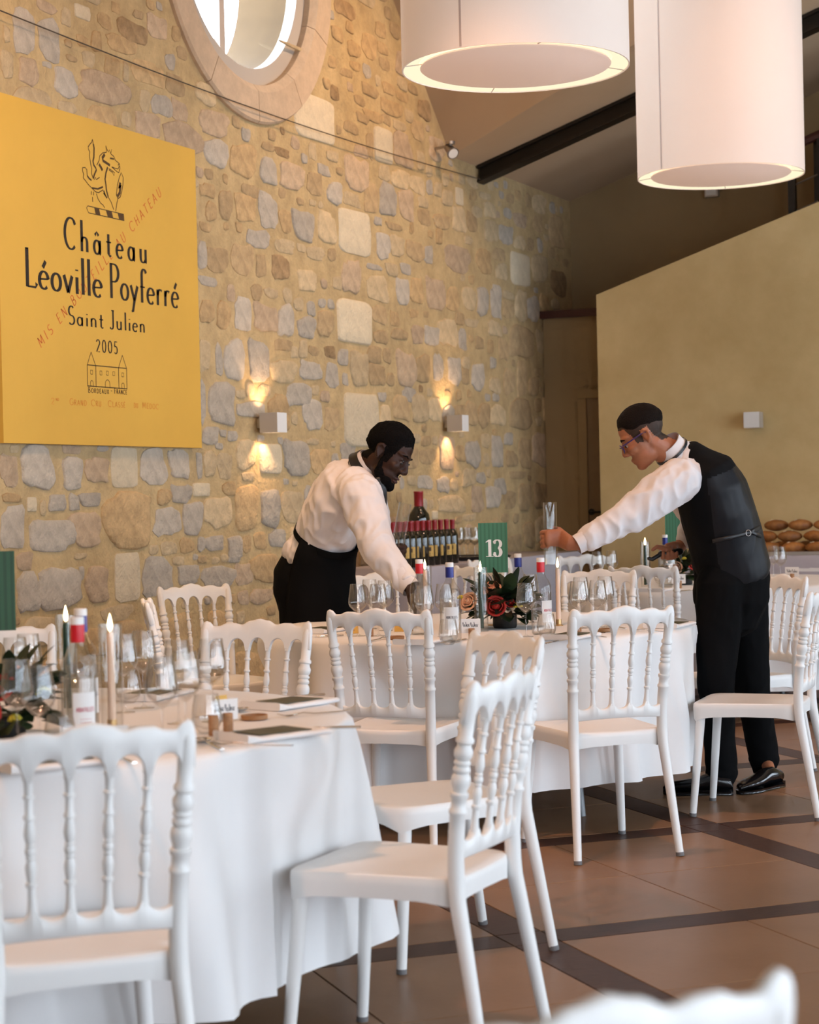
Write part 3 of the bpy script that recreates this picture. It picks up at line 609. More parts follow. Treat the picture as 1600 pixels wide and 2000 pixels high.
# upstairs railing behind it
rail = thing('stair_railing', 'black metal stair railing with dark red handrail behind the raking wall', 'railing', (-3.5, 14.45, 0))
for x, zt in ((.02, 4.06), (.245, 4.02), (1.1, 4.4), (2.0, 4.7)):
    zb = 2.6
    MB().box((x+.08, 0, (zb+zt-.05)/2), (.055, .05, zt-.05-zb)).build('baluster', 'black_steel', rail, smooth=False)
MB().tube([(.02, 0, 3.85), (.45, 0, 4.0), (2.4, 0, 4.65)], .035, 8).build('handrail', 'red_wood', rail)
for dz in (.2, .4, .6): MB().tube([(.08, 0, 3.78-dz), (2.3, 0, 4.55-dz)], .006, 6).build('cable', 'steel', rail)
MB().box((.9, .12, 3.55), (1.3, .1, .75)).build('dark_panel', 'black_steel', rail, smooth=False)

# ------------------------------------------------------------------ pen lettering: letters drawn as broad-pen strokes
def arc(cx, cy, rx, ry, a0, a1, n=12):
    return [(cx+rx*math.cos(math.radians(a0+(a1-a0)*k/n)), cy+ry*math.sin(math.radians(a0+(a1-a0)*k/n))) for k in range(n+1)]
def L_(*p): return list(p)
G = {
 'C': (.60, [arc(.34, .5, .30, .5, 55, 310, 18), L_((.50, .92), (.56, .80))]),
 'h': (.44, [L_((.07, 1.0), (.07, 0)), [(.07, .30)]+arc(.205, .30, .135, .16, 150, 0, 8)+[(.34, 0)]]),
 'a': (.44, [arc(.19, .22, .15, .22, 40, 400, 16), L_((.34, .45), (.34, .02), (.39, 0))]),
 't': (.32, [L_((.14, .72), (.14, .08), (.20, 0), (.28, .03)), L_((.02, .46), (.28, .46))]),
 'e': (.42, [[(.05, .25), (.35, .27)]+arc(.20, .23, .165, .23, 12, 315, 16)]),
 'u': (.46, [[(.06, .45), (.06, .15)]+arc(.19, .15, .13, .15, 180, 330, 8), L_((.34, .45), (.34, .02), (.39, 0))]),
 'L': (.44, [L_((.08, 1.0), (.08, 0)), L_((.02, 1.0), (.14, 1.0)), L_((.08, .01), (.38, .01), (.42, .12))]),
 'o': (.42, [arc(.20, .23, .165, .23, 90, 450, 18)]),
 'v': (.40, [L_((.03, .46), (.19, 0)), L_((.19, 0), (.35, .46))]),
 'i': (.19, [L_((.09, .45), (.09, 0)), L_((.09, .62), (.09, .66))]),
 'l': (.19, [L_((.09, 1.0), (.09, 0))]),
 'P': (.48, [L_((.10, 1.0), (.10, 0)), [(.10, .98), (.22, .98)]+arc(.24, .73, .20, .25, 80, -85, 12)+[(.10, .47)]]),
 'y': (.42, [L_((.03, .46), (.20, .02)), L_((.36, .46), (.20, .02), (.12, -.28), (.05, -.30))]),
 'f': (.30, [arc(.22, .82, .11, .16, 20, 180, 8)+[(.11, .0)], L_((.02, .46), (.26, .46))]),
 'r': (.34, [L_((.08, .46), (.08, 0)), [(.08, .28)]+arc(.21, .30, .12, .16, 160, 50, 6)]),
 'S': (.44, [arc(.22, .73, .16, .25, 40, 270, 12)+arc(.22, .24, .18, .24, 90, -140, 12)]),
 'n': (.44, [L_((.07, .46), (.07, 0)), [(.07, .30)]+arc(.205, .30, .135, .16, 150, 0, 8)+[(.34, 0)]]),
 'J': (.40, [[(.28, 1.0), (.28, .15)]+arc(.16, .15, .12, .17, 0, -150, 8), L_((.16, 1.0), (.36, 1.0))]),
 '2': (.46, [arc(.20, .74, .17, .25, 165, -10, 10)+[(.04, .02), (.38, .02)]]),
 '0': (.48, [arc(.22, .5, .18, .49, 90, 450, 20)]),
 '5': (.46, [L_((.36, .98), (.10, .98), (.08, .58)), [(.08, .56)]+arc(.19, .30, .17, .30, 110, -140, 12)]),
 '1': (.40, [L_((.08, .82), (.22, 1.0), (.22, 0)), L_((.08, 0), (.36, 0))]),
 '3': (.50, [arc(.22, .75, .17, .24, 150, -80, 10), arc(.22, .26, .20, .26, 85, -150, 12)]),
 'A': (.50, [L_((.02, 0), (.24, 1.0)), L_((.24, 1.0), (.46, 0)), L_((.10, .35), (.38, .35))]),
 'B': (.48, [L_((.08, 1), (.08, 0)), [(.08, 1), (.2, 1)]+arc(.22, .76, .14, .24, 80, -90, 8)+[(.08, .52)], [(.2, .52)]+arc(.22, .26, .19, .26, 90, -90, 8)+[(.08, 0)]]),
 'D': (.52, [L_((.08, 1), (.08, 0)), [(.08, 1)]+arc(.16, .5, .30, .5, 88, -88, 12)+[(.08, 0)]]),
 'E': (.42, [L_((.08, 1), (.08, 0)), L_((.08, 1), (.36, 1)), L_((.08, .52), (.30, .52)), L_((.08, 0), (.36, 0))]),
 'F': (.40, [L_((.08, 1), (.08, 0)), L_((.08, 1), (.36, 1)), L_((.08, .52), (.30, .52))]),
 'G': (.56, [arc(.32, .5, .27, .5, 50, 330, 16)+[(.55, .44), (.38, .44)]]),
 'H': (.52, [L_((.08, 1), (.08, 0)), L_((.42, 1), (.42, 0)), L_((.08, .5), (.42, .5))]),
 'I': (.22, [L_((.10, 1), (.10, 0))]),
 'M': (.62, [L_((.05, 0), (.10, 1)), L_((.10, 1), (.30, .25)), L_((.30, .25), (.50, 1)), L_((.50, 1), (.55, 0))]),
 'N': (.52, [L_((.08, 0), (.08, 1)), L_((.08, 1), (.42, 0)), L_((.42, 0), (.42, 1))]),
 'O': (.56, [arc(.28, .5, .24, .5, 90, 450, 18)]),
 'R': (.48, [L_((.08, 1), (.08, 0)), [(.08, 1), (.2, 1)]+arc(.22, .75, .15, .25, 80, -90, 8)+[(.08, .5)], L_((.2, .5), (.42, 0))]),
 'T': (.46, [L_((.22, 1), (.22, 0)), L_((.02, 1), (.42, 1))]),
 'U': (.52, [[(.08, 1), (.08, .25)]+arc(.25, .25, .17, .25, 180, 360, 8)+[(.42, 1)]]),
 'X': (.46, [L_((.03, 1), (.42, 0)), L_((.42, 1), (.03, 0))]),
 '-': (.36, [L_((.06, .45), (.28, .45))]),
 ' ': (.34, []),
}
ACC = {'\u00e2': ('a', [L_((.10, .60), (.19, .72), (.28, .60))]), '\u00e9': ('e', [L_((.17, .56), (.28, .74))]), '\u00c9': ('E', [L_((.16, 1.08), (.28, 1.22))])}
def glyph(ch):
    if ch in ACC: b, x = ACC[ch]; return G[b][0], G[b][1]+x
    return G.get(ch, G[' '])
def stroke_strip(mb, pts, wmax, wmin, fn, pen=0.0, d=0.0):
    # a strip whose width follows the pen angle: thick downstrokes, thin crossings
    P = [Vector(p) for p in pts]; k = len(P)
    vs = []; 
    for i in range(k):
        dd = P[min(i+1, k-1)]-P[max(i-1, 0)]
        dd = dd.normalized() if dd.length > 1e-9 else Vector((0, 1))
        ang = abs(dd.y*math.cos(pen)-dd.x*math.sin(pen))
        wv = wmin+(wmax-wmin)*ang**1.3
        nrm = Vector((-dd.y, dd.x))*wv/2
        a, b = P[i]+nrm, P[i]-nrm
        vs += [fn(a.x, a.y, d), fn(b.x, b.y, d)]
    mb.add(vs, [(2*i, 2*i+1, 2*i+3, 2*i+2) for i in range(k-1)])
def text_width(t, track): return sum(glyph(c)[0]+track for c in t)-track
def write(mb, t, u0, u1, v0, hgt, fn, wmax, wmin, track=.08, lower=1.0, slope=0.0, smallcap=None, d=0.0):
    # set t between u0 and u1 on baseline v0 with cap height hgt
    W = sum((glyph(c)[0]+track)*(smallcap if (smallcap and i and t[i-1] not in ' ' ) else 1) for i, c in enumerate(t))-track
    sx = (u1-u0)/W; x = u0
    for i, c in enumerate(t):
        k = smallcap if (smallcap and i and t[i-1] not in ' ') else 1.0
        adv, st = glyph(c)
        for s in st:
            pts = [(x+p[0]*sx*k, v0+slope*(x-u0+p[0]*sx*k)+p[1]*hgt*k) for p in s]
            stroke_strip(mb, pts, wmax, wmin, fn, d=d)
        x += (adv+track)*sx*k
def flatobj(mb, name, mat, parent): return mb.build(name, mat, parent, smooth=False, recalc=False)

# ------------------------------------------------------------------ the painted estate sign
SX = XW+.05
sign = thing('painted_sign', 'large yellow estate sign with black lettering hung on the stone wall', 'sign', (SX, 7.35, 1.60))
def sfn(u, v, d): return (.0008+d*.0005, u-7.35, v-1.60)
bd = MB(); bd.box((-.016, .895, .8185), (.032, 1.79, 1.637)); bd.build('sign_board', 'sign_yellow', sign, smooth=False)
for (wd, u0, u1, v0, hg, wm, wn, tk, sk, mt) in (
    ('Ch\u00e2teau', 7.875, 8.632, 2.563, .155, .0225, .0075, .22, None, 'sign_ink'), ('L\u00e9oville', 7.548, 8.205, 2.347, .182, .0265, .008, .05, None, 'sign_ink'), ('Poyferr\u00e9', 8.262, 8.938, 2.352, .178, .0235, .0075, .05, None, 'sign_ink'),
    ('Saint', 7.892, 8.205, 2.192, .092, .0145, .0055, .12, None, 'sign_ink'), ('Julien', 8.255, 8.592, 2.196, .092, .0145, .0055, .12, None, 'sign_ink'), ('2005', 8.132, 8.330, 2.070, .062, .0098, .0045, .16, None, 'sign_ink'),
    ('BORDEAUX', 8.050, 8.235, 1.862, .027, .0045, .003, .14, .8, 'sign_ink_thin'), ('-', 8.250, 8.270, 1.866, .027, .0045, .003, .14, None, 'sign_ink_thin'), ('FRANCE', 8.285, 8.402, 1.866, .027, .0045, .003, .14, .8, 'sign_ink_thin'),
    ('2', 7.734, 7.765, 1.793, .03, .005, .003, .1, None, 'sign_orange'), ('ND', 7.772, 7.80, 1.812, .012, .004, .003, .1, None, 'sign_orange'), ('GRAND', 7.888, 8.035, 1.795, .032, .005, .003, .12, .82, 'sign_orange'), ('CRU', 8.075, 8.165, 1.796, .032, .005, .003, .12, .82, 'sign_orange'),
    ('CLASS\u00c9', 8.225, 8.385, 1.797, .032, .005, .003, .12, .82, 'sign_orange'), ('DU', 8.465, 8.505, 1.799, .026, .005, .003, .12, None, 'sign_orange'), ('M\u00c9DOC', 8.545, 8.703, 1.799, .032, .005, .003, .12, .82, 'sign_orange')):
    t = MB(); write(t, wd, u0, u1, v0, hg, sfn, wm, wn, tk, smallcap=sk); flatobj(t, 'lettering' if mt != 'sign_orange' else 'red_lettering', mt, sign)
t = MB(); ang = math.atan2(2.972-2.088, 8.775-7.649); ln = math.hypot(8.775-7.649, 2.972-2.088)
def dfn(u, v, d):
    y = 7.662+u*math.cos(ang)-v*math.sin(ang); z = 2.060+u*math.sin(ang)+v*math.cos(ang); return sfn(y, z, -.5)
_tw = text_width('MIS EN BOUTEILLE AU CHATEAU', .28); _x = 0.0
for wd in 'MIS EN BOUTEILLE AU CHATEAU'.split():
    _ww = text_width(wd, .28); t = MB(); write(t, wd, _x/_tw*ln, (_x+_ww)/_tw*ln, 0, .052, dfn, .0062, .0045, .28); flatobj(t, 'red_lettering', 'sign_red', sign)
    _x += _ww+.28*2+G[' '][0]
t = MB()
for ln_ in CREST.split('\n'):
    q = ln_.split(); pts = [tuple(float(v) for v in p.split(',')) for p in q[1:]]
    wd = (.0058, .0115, .018)[int(q[0])]; stroke_strip(t, pts, wd, wd*.75, sfn)
for ln_ in CREST_FILL.split('\n'):
    pts = [tuple(float(v) for v in p.split(',')) for p in ln_.split()]; t.add([sfn(*p, .3) for p in pts], [(0, 1, 2, 3)])
flatobj(t, 'crest_drawing', 'sign_ink_thin', sign)
t = MB()                                                     # the little chateau
def ln(*p, w_=.005): stroke_strip(t, list(p), w_, w_, sfn)
y0, y1 = 8.048, 8.404; z0 = 1.892; zt = 2.000
ln((y0, z0), (y0, zt)); ln((y1, z0), (y1, zt)); ln((y0, z0+.003), (y1, z0+.003)); ln((y0, zt), (y1, zt)); ln((y0+.075, z0), (y0+.075, zt)); ln((y1-.075, z0), (y1-.075, zt))
for c in (y0+.037, y1-.037): ln((c-.037, zt), (c, zt+.066), w_=.004); ln((c, zt+.066), (c+.037, zt), w_=.004)
for c, zz in ((y0+.037, 1.965), (y0+.12, 1.965), (y0+.178, 1.967), (y0+.236, 1.967), (y1-.037, 1.965)):
    ln((c-.009, zz-.010), (c+.009, zz-.010), (c+.009, zz+.010), (c-.009, zz+.010), (c-.009, zz-.010), w_=.0032)
for c, r in ((y0+.037, .012), (y0+.178, .021), (y1-.037, .012)):
    ln((c-r, z0), (c-r, z0+.018), *arc(c, z0+.018, r, r*1.1, 180, 0, 8), (c+r, z0), w_=.0035)
flatobj(t, 'house_drawing', 'sign_ink_thin', sign)

# ------------------------------------------------------------------ wall lamps: a metal cube that lights up and down
def sconce(loc, face, label, lit=True):
    e = thing('wall_lamp', label, 'wall lamp', loc, 0, 'cube wall lamps')
    e.rotation_euler = (0, 0, face)
    MB().box((.018, 0, 0), (.036, .055, .058)).build('bracket', 'steel', e, smooth=False)
    s = .115
    mb = MB()
    for c, d in (((.034+s/2, s/2-.004, 0), (s, .008, s)), ((.034+s/2, -s/2+.004, 0), (s, .008, s)), ((.034+s-.004, 0, 0), (.008, s-.016, s)), ((.038, 0, 0), (.008, s-.016, s))): mb.box(c, d)
    mb.build('housing', 'brushed_alu', e, smooth=False)
    MB().box((.034+s+.0015, 0, 0), (.003, s, s)).build('face_plate', 'label_white', e, smooth=False)
    if lit:
        for sgn in (1, -1):
            MB().box((.034+s/2, 0, sgn*.012), (.05, .05, .016)).build('bulb', 'sconce_bulb', e, smooth=False)
            l = bpy.data.lights.new('lamp_light', 'SPOT'); l.energy = 6.5; l.color = (1.0, .62, .33); l.spot_size = math.radians(96); l.spot_blend = .5; l.shadow_soft_size = .012
            o = bpy.data.objects.new('lamp_light', l); COL.objects.link(o); o.parent = e; o.location = (.034+s/2, 0, sgn*.05)
            o.rotation_euler = (0, math.radians(180-16 if sgn > 0 else 16), 0)
    return e
p = onx(503, 827, XW); sconce((XW+.012, p.y, p.z), 0, 'lit cube wall lamp beside the yellow sign')
p = onx(868, 828, XW); sconce((XW+.012, p.y, p.z), 0, 'lit cube wall lamp above the wine bottles')
p = ony(1478, 821, 13.98); sconce((p.x, 13.98, p.z), -PI/2, 'unlit white cube wall lamp on the plastered stair wall', False)
p = ony(1393, 375, YB); e = thing('emergency_light', 'small grey box light high on the back wall under the pendant', 'light', (p.x, YB, p.z))
MB().box((0, -.03, 0), (.11, .06, .09)).build('housing', 'brushed_alu', e, smooth=False); MB().box((0, -.065, -.005), (.085, .012, .06)).build('lens', 'label_white', e, smooth=False)
# halogen spots
def spot(loc, target, label, energy, cone=70, group=None, col=(1.0, .54, .32), soft=.09):
    e = thing('ceiling_spot', label, 'spotlight', loc, 0, group)
    d = (Vector(target)-Vector(loc)).normalized()
    MB().lathe([(.035, 0), (.035, .02), (.012, .024), (.012, .05)], (0, 0, .06), 14, axis=(0, 0, -1)).build('mount', 'steel', e)
    MB().tube([d*-.05, d*.03, d*.05], [.028, .038, .046], 16).build('lamp_head', 'steel', e)
    MB().tube([d*.0505, d*.054], [.036, .036], 16).build('lens', 'cap_white', e)
    if energy:
        l = bpy.data.lights.new('spot_light', 'SPOT'); l.energy = energy; l.color = col; l.spot_size = math.radians(cone); l.spot_blend = .8; l.shadow_soft_size = soft
        o = bpy.data.objects.new('spot_light', l); COL.objects.link(o); o.parent = e; o.location = d*.075
        o.rotation_euler = d.to_track_quat('-Z', 'Y').to_euler()
    return e
pv = onx(872, 294, XW+.10)
spot((pv.x+.03, pv.y, pv.z), (-1.5, 9.5, 0), 'small grey spotlight where the stone gable meets the ceiling', 0)
MB().tube([(-.14, 0, .02), (0, 0, .03)], .01, 8).build('arm', 'steel', bpy.data.objects['ceiling_spot'])
# tension cable along the wall
cb = MB(); P0, P1 = onx(-120, -28, XW+.06), onx(938, 350, XW+.06)
cb.tube([P0.lerp(P1, k/12)-Vector((0, 0, .06*math.sin(PI*k/12))) for k in range(13)], .0034, 6)
tag(cb.build('tension_cable', 'cable_grey'), 'thin dark tension cable slung along the stone wall', 'cable')

# ------------------------------------------------------------------ pendant lamps
LR = .5
def pendant(x, y, zb, h, seam, label, group='pendant lamps over the tables'):
    e = thing('pendant_lamp', label, 'pendant lamp', (x, y, zb), 0, group)
    MB().lathe([(LR-.006, h), (LR, h), (LR, 0), (LR-.006, 0), (LR-.006, h)], (0, 0, 0), 72, caps=False).build('shade', 'shade_fabric', e)
    MB().lathe([(LR-.008, .004), (LR-.075, .030), (LR-.075, .036), (LR-.008, .010)], (0, 0, 0), 72, caps=False).build('glow_ring', 'lamp_glow', e)
    MB().lathe([(0.0, .012), (LR-.085, .012), (LR-.080, .004), (LR-.088, -.002), (0, -.002)], (0, 0, 0.006), 72, caps=False).build('diffuser', 'diffuser', e)
    for k in range(4):
        a = seam+.7+k*PI/2; MB().tube([((LR-.082)*math.cos(a), (LR-.082)*math.sin(a), .014), ((LR-.004)*math.cos(a), (LR-.004)*math.sin(a), .003)], .0022, 6).build('spoke', 'shade_seam', e)
    sm = MB(); d = .010
    sm.add([((LR+.0012)*math.cos(seam+q*d), (LR+.0012)*math.sin(seam+q*d), z) for z in (.004, h) for q in (-1, 1)], [(0, 1, 3, 2)]); sm.build('seam', 'shade_seam', e, smooth=False)
    top = max(roof(x), EAVE+min(y-G0, G1-y) if G0 < y < G1 else 0)
    MB().tube([(0, 0, h-.02), (0, 0, top-zb)], .006, 8).build('suspension_cable', 'steel', e)
    fr = MB(); 
    for k in range(3): a = k*2*PI/3; fr.tube([(0, 0, h-.03), ((LR-.004)*math.cos(a), (LR-.004)*math.sin(a), h-.03)], .005, 6)
    fr.build('spider_frame', 'steel', e)
    # bulbs inside
    for q in (0,):
        l = bpy.data.lights.new('pendant_light', 'POINT'); l.energy = 22; l.color = (1, .72, .45); l.shadow_soft_size = .12
        o = bpy.data.objects.new('pendant_light', l); COL.objects.link(o); o.parent = e; o.location = (0, 0, h*.5)
    return e
p = at(1007, 135, 8.46); S1 = math.atan2(-p.y, -p.x)
pendant(p.x, p.y, p.z, 1.5, S1-.47, 'wide white drum pendant lamp nearest the round window')
p2 = at(1408, 345, 11.63)
pendant(p2.x, p2.y, p2.z, 1.45, S1-.86, 'tall white drum pendant lamp hanging in front of the stair wall')
pendant(p.x, p.y-3.45, p.z, 1.45, S1, 'white drum pendant lamp over the nearest table')
# warm halogen spots on the rafters above the tables (outside the picture)
SPOT_E = 300
for (sx, sy, tx, ty, lab) in ((-3.0, 2.6, -3.0, 4.1, 'grey spotlight above the nearest table'), (-2.6, 6.0, -3.1, 7.4, 'grey spotlight above the numbered table'), (-1.6, 9.6, -2.6, 11.0, 'grey spotlight above the far table')):
    zz = max(roof(sx), EAVE+min(sy-G0, G1-sy) if G0 < sy < G1 else 0)
    spot((sx, sy, zz-.08), (tx, ty, .75), lab, SPOT_E, 62)
# wall washers under the ceiling, turned to the stone wall (outside the picture)
for (sx, sy, ty, tz, lab) in ((-3.3, 8.0, 8.2, 3.0, 'grey wall-washer spotlight facing the yellow sign'), (-3.3, 11.2, 11.2, 2.6, 'grey wall-washer spotlight facing the stone wall by the wall lamps'), (-3.4, 5.4, 6.8, 2.2, 'grey wall-washer spotlight facing the left part of the stone wall')):
    zz = max(roof(sx), EAVE+min(sy-G0, G1-sy) if G0 < sy < G1 else 0)
    spot((sx, sy, zz-.08), (XW, ty, tz), lab, 245, 95, None, (1.0, .66, .40), .12)

# ------------------------------------------------------------------ the white resin chair with turned spindles
def lerp_tab(tab, z):
    if z >= tab[0][0]: return tab[0][1:]
    for (a, b) in zip(tab, tab[1:]):
        if a[0] >= z >= b[0]:
            f = (a[0]-z)/(a[0]-b[0]) if a[0] != b[0] else 0
            return tuple(a[i+1]+(b[i+1]-a[i+1])*f for i in range(len(a)-1))
    return tab[-1][1:]
POST = [(.90, .190, -.262), (.82, .187, -.246), (.72, .182, -.228), (.60, .177, -.211), (.52, .174, -.203), (.46, .173, -.201), (.40, .175, -.206), (.30, .181, -.224), (.15, .190, -.250), (0, .199, -.276)]
BOW = .022
def back_y(z, x):
    px, py = lerp_tab(POST, z); return py-BOW*(1-min(1, (x/px))**2)
def make_chair():
    e = thing('banquet_chair', '', 'chair')
    # rear legs with turned posts above the seat
    PR = [(.872, .0120), (.86, .0160), (.82, .0165), (.775, .0160), (.770, .0205), (.762, .0205), (.758, .0155), (.752, .0165), (.742, .0215), (.730, .0205), (.722, .0150), (.718, .0190), (.713, .0190), (.709, .0150),
          (.703, .0195), (.697, .0195), (.692, .0150), (.688, .0190), (.680, .0218), (.668, .0215), (.655, .0165), (.650, .0160), (.647, .0208), (.638, .0208), (.634, .0170), (.612, .0172), (.609, .0208), (.602, .0208), (.598, .0180),
          (.56, .0185), (.50, .0190), (.44, .0195), (.40, .0190), (.30, .0175), (.15, .0155), (.012, .0140)]
    for s in (-1, 1):
        mb = MB(); mb.tube([(s*lerp_tab(POST, z)[0], lerp_tab(POST, z)[1], z) for z, r in PR], [r for z, r in PR], 16, lat=(1, 0, 0), round_caps=False)
        lg = mb.build('leg', 'chair_resin', e, flat_angle=50)
        MB().tube([(s*.199, -.276, .0005), (s*.1985, -.2745, .014)], .0146, 16).build('foot_cap', 'foot_rubber', lg)
    for s in (-1, 1):
        mb = MB(); mb.tube([(s*.173, .186, .430), (s*.178, .191, .36), (s*.190, .207, .18), (s*.201, .222, .012)], [.0195, .0185, .0165, .0142], 16, lat=(1, 0, 0)); lg = mb.build('leg', 'chair_resin', e)
        MB().tube([(s*.2015, .2225, .0005), (s*.2008, .2217, .014)], .0146, 16).build('foot_cap', 'foot_rubber', lg)
    # crest rail: waved top, five arches below
    tops = [(-1.06, -.020), (-1.03, .004), (-.98, .012), (-.92, .008), (-.84, -.006), (-.74, -.005), (-.60, .004), (-.48, .004), (-.33, -.001), (-.16, .012), (0, .018)]
    def wave(t):
        t = -abs(t)
        for a, b in zip(tops, tops[1:]):
            if a[0] <= t <= b[0]:
                f = (t-a[0])/(b[0]-a[0]); f = f*f*(3-2*f); return a[1]+(b[1]-a[1])*f
        return tops[0][1]
    SPX = [-.112, -.0375, .0375, .112]; ED = [-.187]+SPX+[.187]
    xs = []
    for a, b in zip(ED, ED[1:]):
        xs += [a+(b-a)*k/14 for k in range(14)]
    xs.append(ED[-1]); xs = [-.2045, -.203, -.198, -.193]+xs+[.193, .198, .203, .2045]
    rows = []
    for x in xs:
        top = .888+wave(x/.193)
        if abs(x) >= .187: bot = .805
        else:
            for a, b in zip(ED, ED[1:]):
                if a <= x <= b:
                    hw = (b-a)/2; m = (a+b)/2; g0 = .0085 if a > -.18 and b < .18 else .010
                    u = (x-m)/(hw-g0)
                    ztop = .838+.004*(1-abs(m)/.15)
                    bot = .798 if abs(u) >= 1 else max(.798, ztop-(hw-g0)*1.15*(1-math.sqrt(max(0, 1-u*u))))
                    break
        rows.append((x, top, bot))
    mb = MB(); vs = []; fs = []; th = .0105
    for (x, top, bot) in rows:
        tt = th*(.55 if abs(x) > .2035 else (.85 if abs(x) > .2025 else 1))
        zz = [bot, bot+.003, (top+bot)/2, top-.006, top]
        ww = [.55, 1, 1.05, .9, .4]
        f_ = [(x, back_y(z, x)+tt*k, z) for z, k in zip(zz, ww)]; b_ = [(x, back_y(z, x)-tt*k, z) for z, k in zip(reversed(zz), reversed(ww))]
        vs += f_+b_
    n = 10
    for i in range(len(rows)-1):
        for q in range(n): fs.append((i*n+q, (i+1)*n+q, (i+1)*n+(q+1) % n, i*n+(q+1) % n))
    fs += [tuple(range(n)), tuple((len(rows)-1)*n+q for q in range(n-1, -1, -1))]
    mb.add(vs, fs); mb.build('crest_rail', 'chair_resin', e, flat_angle=60)
    # lower rail with scalloped top
    SPB = [-.104, -.0348, .0348, .104]; EB = [-.174]+SPB+[.174]
    xs = []
    for a, b in zip(EB, EB[1:]): xs += [a+(b-a)*k/12 for k in range(12)]
    xs.append(EB[-1]); rows = []
    for x in xs:
        for a, b in zip(EB, EB[1:]):
            if a-1e-9 <= x <= b+1e-9:
                hw = (b-a)/2; m = (a+b)/2; u = min(1, abs(x-m)/(hw-.006)); top = .536+.022*(1-math.sqrt(max(0, 1-u*u)))
        rows.append((x, top, .494+.008*(1-(x/.174)**2)))
    mb = MB(); vs = []; fs = []
    for (x, top, bot) in rows:
        zz = [bot, bot+.003, top-.004, top]; ww = [.6, 1, 1, .5]
        vs += [(x, back_y(z, x)+.010*k, z) for z, k in zip(zz, ww)]+[(x, back_y(z, x)-.010*k, z) for z, k in zip(reversed(zz), reversed(ww))]
    n = 8
    for i in range(len(rows)-1):
        for q in range(n): fs.append((i*n+q, (i+1)*n+q, (i+1)*n+(q+1) % n, i*n+(q+1) % n))
    mb.add(vs, fs); mb.build('lower_rail', 'chair_resin', e, flat_angle=60)
    SR = [(.808, .0115), (.80, .0085), (.776, .0075), (.774, .0108), (.769, .0108), (.767, .0072), (.738, .0080), (.735, .0108), (.730, .0108), (.727, .0070), (.712, .0098), (.700, .0112), (.690, .0095), (.683, .0068), (.680, .0098), (.676, .0070),
          (.672, .0105), (.664, .0105), (.660, .0070), (.656, .0098), (.652, .0068), (.645, .0095), (.636, .0112), (.624, .0098), (.611, .0070), (.608, .0108), (.602, .0108), (.599, .0072), (.572, .0082), (.560, .0095), (.548, .0110)]
    for xt, xb in zip(SPX, SPB):
        mb = MB(); pts = []
        for z, r in SR:
            f = (.808-z)/(.808-.548); x = xt+(xb-xt)*f; pts.append((x, back_y(z, x), z))
        mb.tube(pts, [r for z, r in SR], 12, lat=(1, 0, 0)); mb.build('spindle', 'chair_resin', e, flat_angle=50)
    # seat with moulded apron
    def outline(n=56):
        pts = []
        for i in range(n):
            t = 2*PI*i/n; cx, cy = math.cos(t), math.sin(t)
            ux = math.copysign(abs(cx)**.26, cx); uy = math.copysign(abs(cy)**.26, cy)
            y = .008+uy*.211; hw = .196+(.014 if True else 0)*(uy) ; x = ux*hw*(1.0)
            if uy > .5: y += .010*(1-(x/.21)**2)
            pts.append((x, y, ux, uy))
        return pts
    O = outline(); n = len(O); mb = MB(); vs = []
    def ringz(sc_, zf): return [(x*sc_, .008+(y-.008)*sc_, zf(x*sc_, y, ux, uy)) for x, y, ux, uy in O]
    dish = lambda x, y, ux, uy: .452+.006*abs(ux)**2-.003
    under = lambda x, y, ux, uy: .380+.022*(1-min(1, max(abs(x)/.19, 0))**4*1.0)*(1 if abs(uy) > .9 else 0)+.022*(1-abs((y-.008)/.21)**4)*(1 if abs(ux) > .9 and abs(uy) <= .9 else 0)
    rings = [ringz(.93, lambda *a: .41), ringz(.955, under), ringz(1.0, under), ringz(1.006, lambda *a: .432), ringz(1.0, lambda x, y, ux, uy: dish(x, y, ux, uy)-.005), ringz(.975, dish), ringz(.8, lambda x, y, ux, uy: dish(x, y, ux*.7, uy)-.001), ringz(.4, lambda *a: .448), ringz(.1, lambda *a: .447)]
    for r in rings: vs += r
    fs = []
    for k in range(len(rings)-1):
        for i in range(n): j = (i+1) % n; fs.append((k*n+i, k*n+j, (k+1)*n+j, (k+1)*n+i))
    fs.append(tuple(range(n-1, -1, -1))); fs.append(tuple((len(rings)-1)*n+i for i in range(n)))
    mb.add(vs, fs); mb.build('seat', 'chair_resin', e, flat_angle=50)
    return e

# ------------------------------------------------------------------ round tables under white cloths
TABH = .745
def drape(mb, R, hem, seed, nth=150, folds=14):
    r = random.Random(seed)
    ph = [r.uniform(0, 6.28) for _ in range(4)]
    rows = [(0.0, TABH+.004, 0), (R*.5, TABH+.004, 0), (R*.9, TABH+.004, 0), (R-.012, TABH+.004, 0), (R, TABH-.002, .0), (R+.006, TABH-.012, .02)]
    for k in range(1, 17):
        f = k/16; rows.append((R+.008+.055*f**1.15, TABH-.012-(TABH-.012-hem)*f, f))
    vs = []; 
    for (rr, z, f) in rows:
        for j in range(nth):
            t = 2*PI*j/nth
            s1 = math.sin(folds*t+ph[0]+1.3*math.sin(2*t+ph[1])); s1 = math.copysign(abs(s1)**.8, s1)
            s2 = math.sin(folds*.46*t*2+ph[2]+math.sin(3*t))
            amp = .070*f**.6; rad = rr+amp*s1+.012*f*s2
            zz = z+(.012*math.sin(3*t+ph[3])+.006*s1)*f
            vs.append((rad*math.cos(t), rad*math.sin(t), zz))
    fs = []
    for k in range(len(rows)-1):
        for j in range(nth): j2 = (j+1) % nth; fs.append((k*nth+j, k*nth+j2, (k+1)*nth+j2, (k+1)*nth+j))
    mb.add(vs, fs); return mb
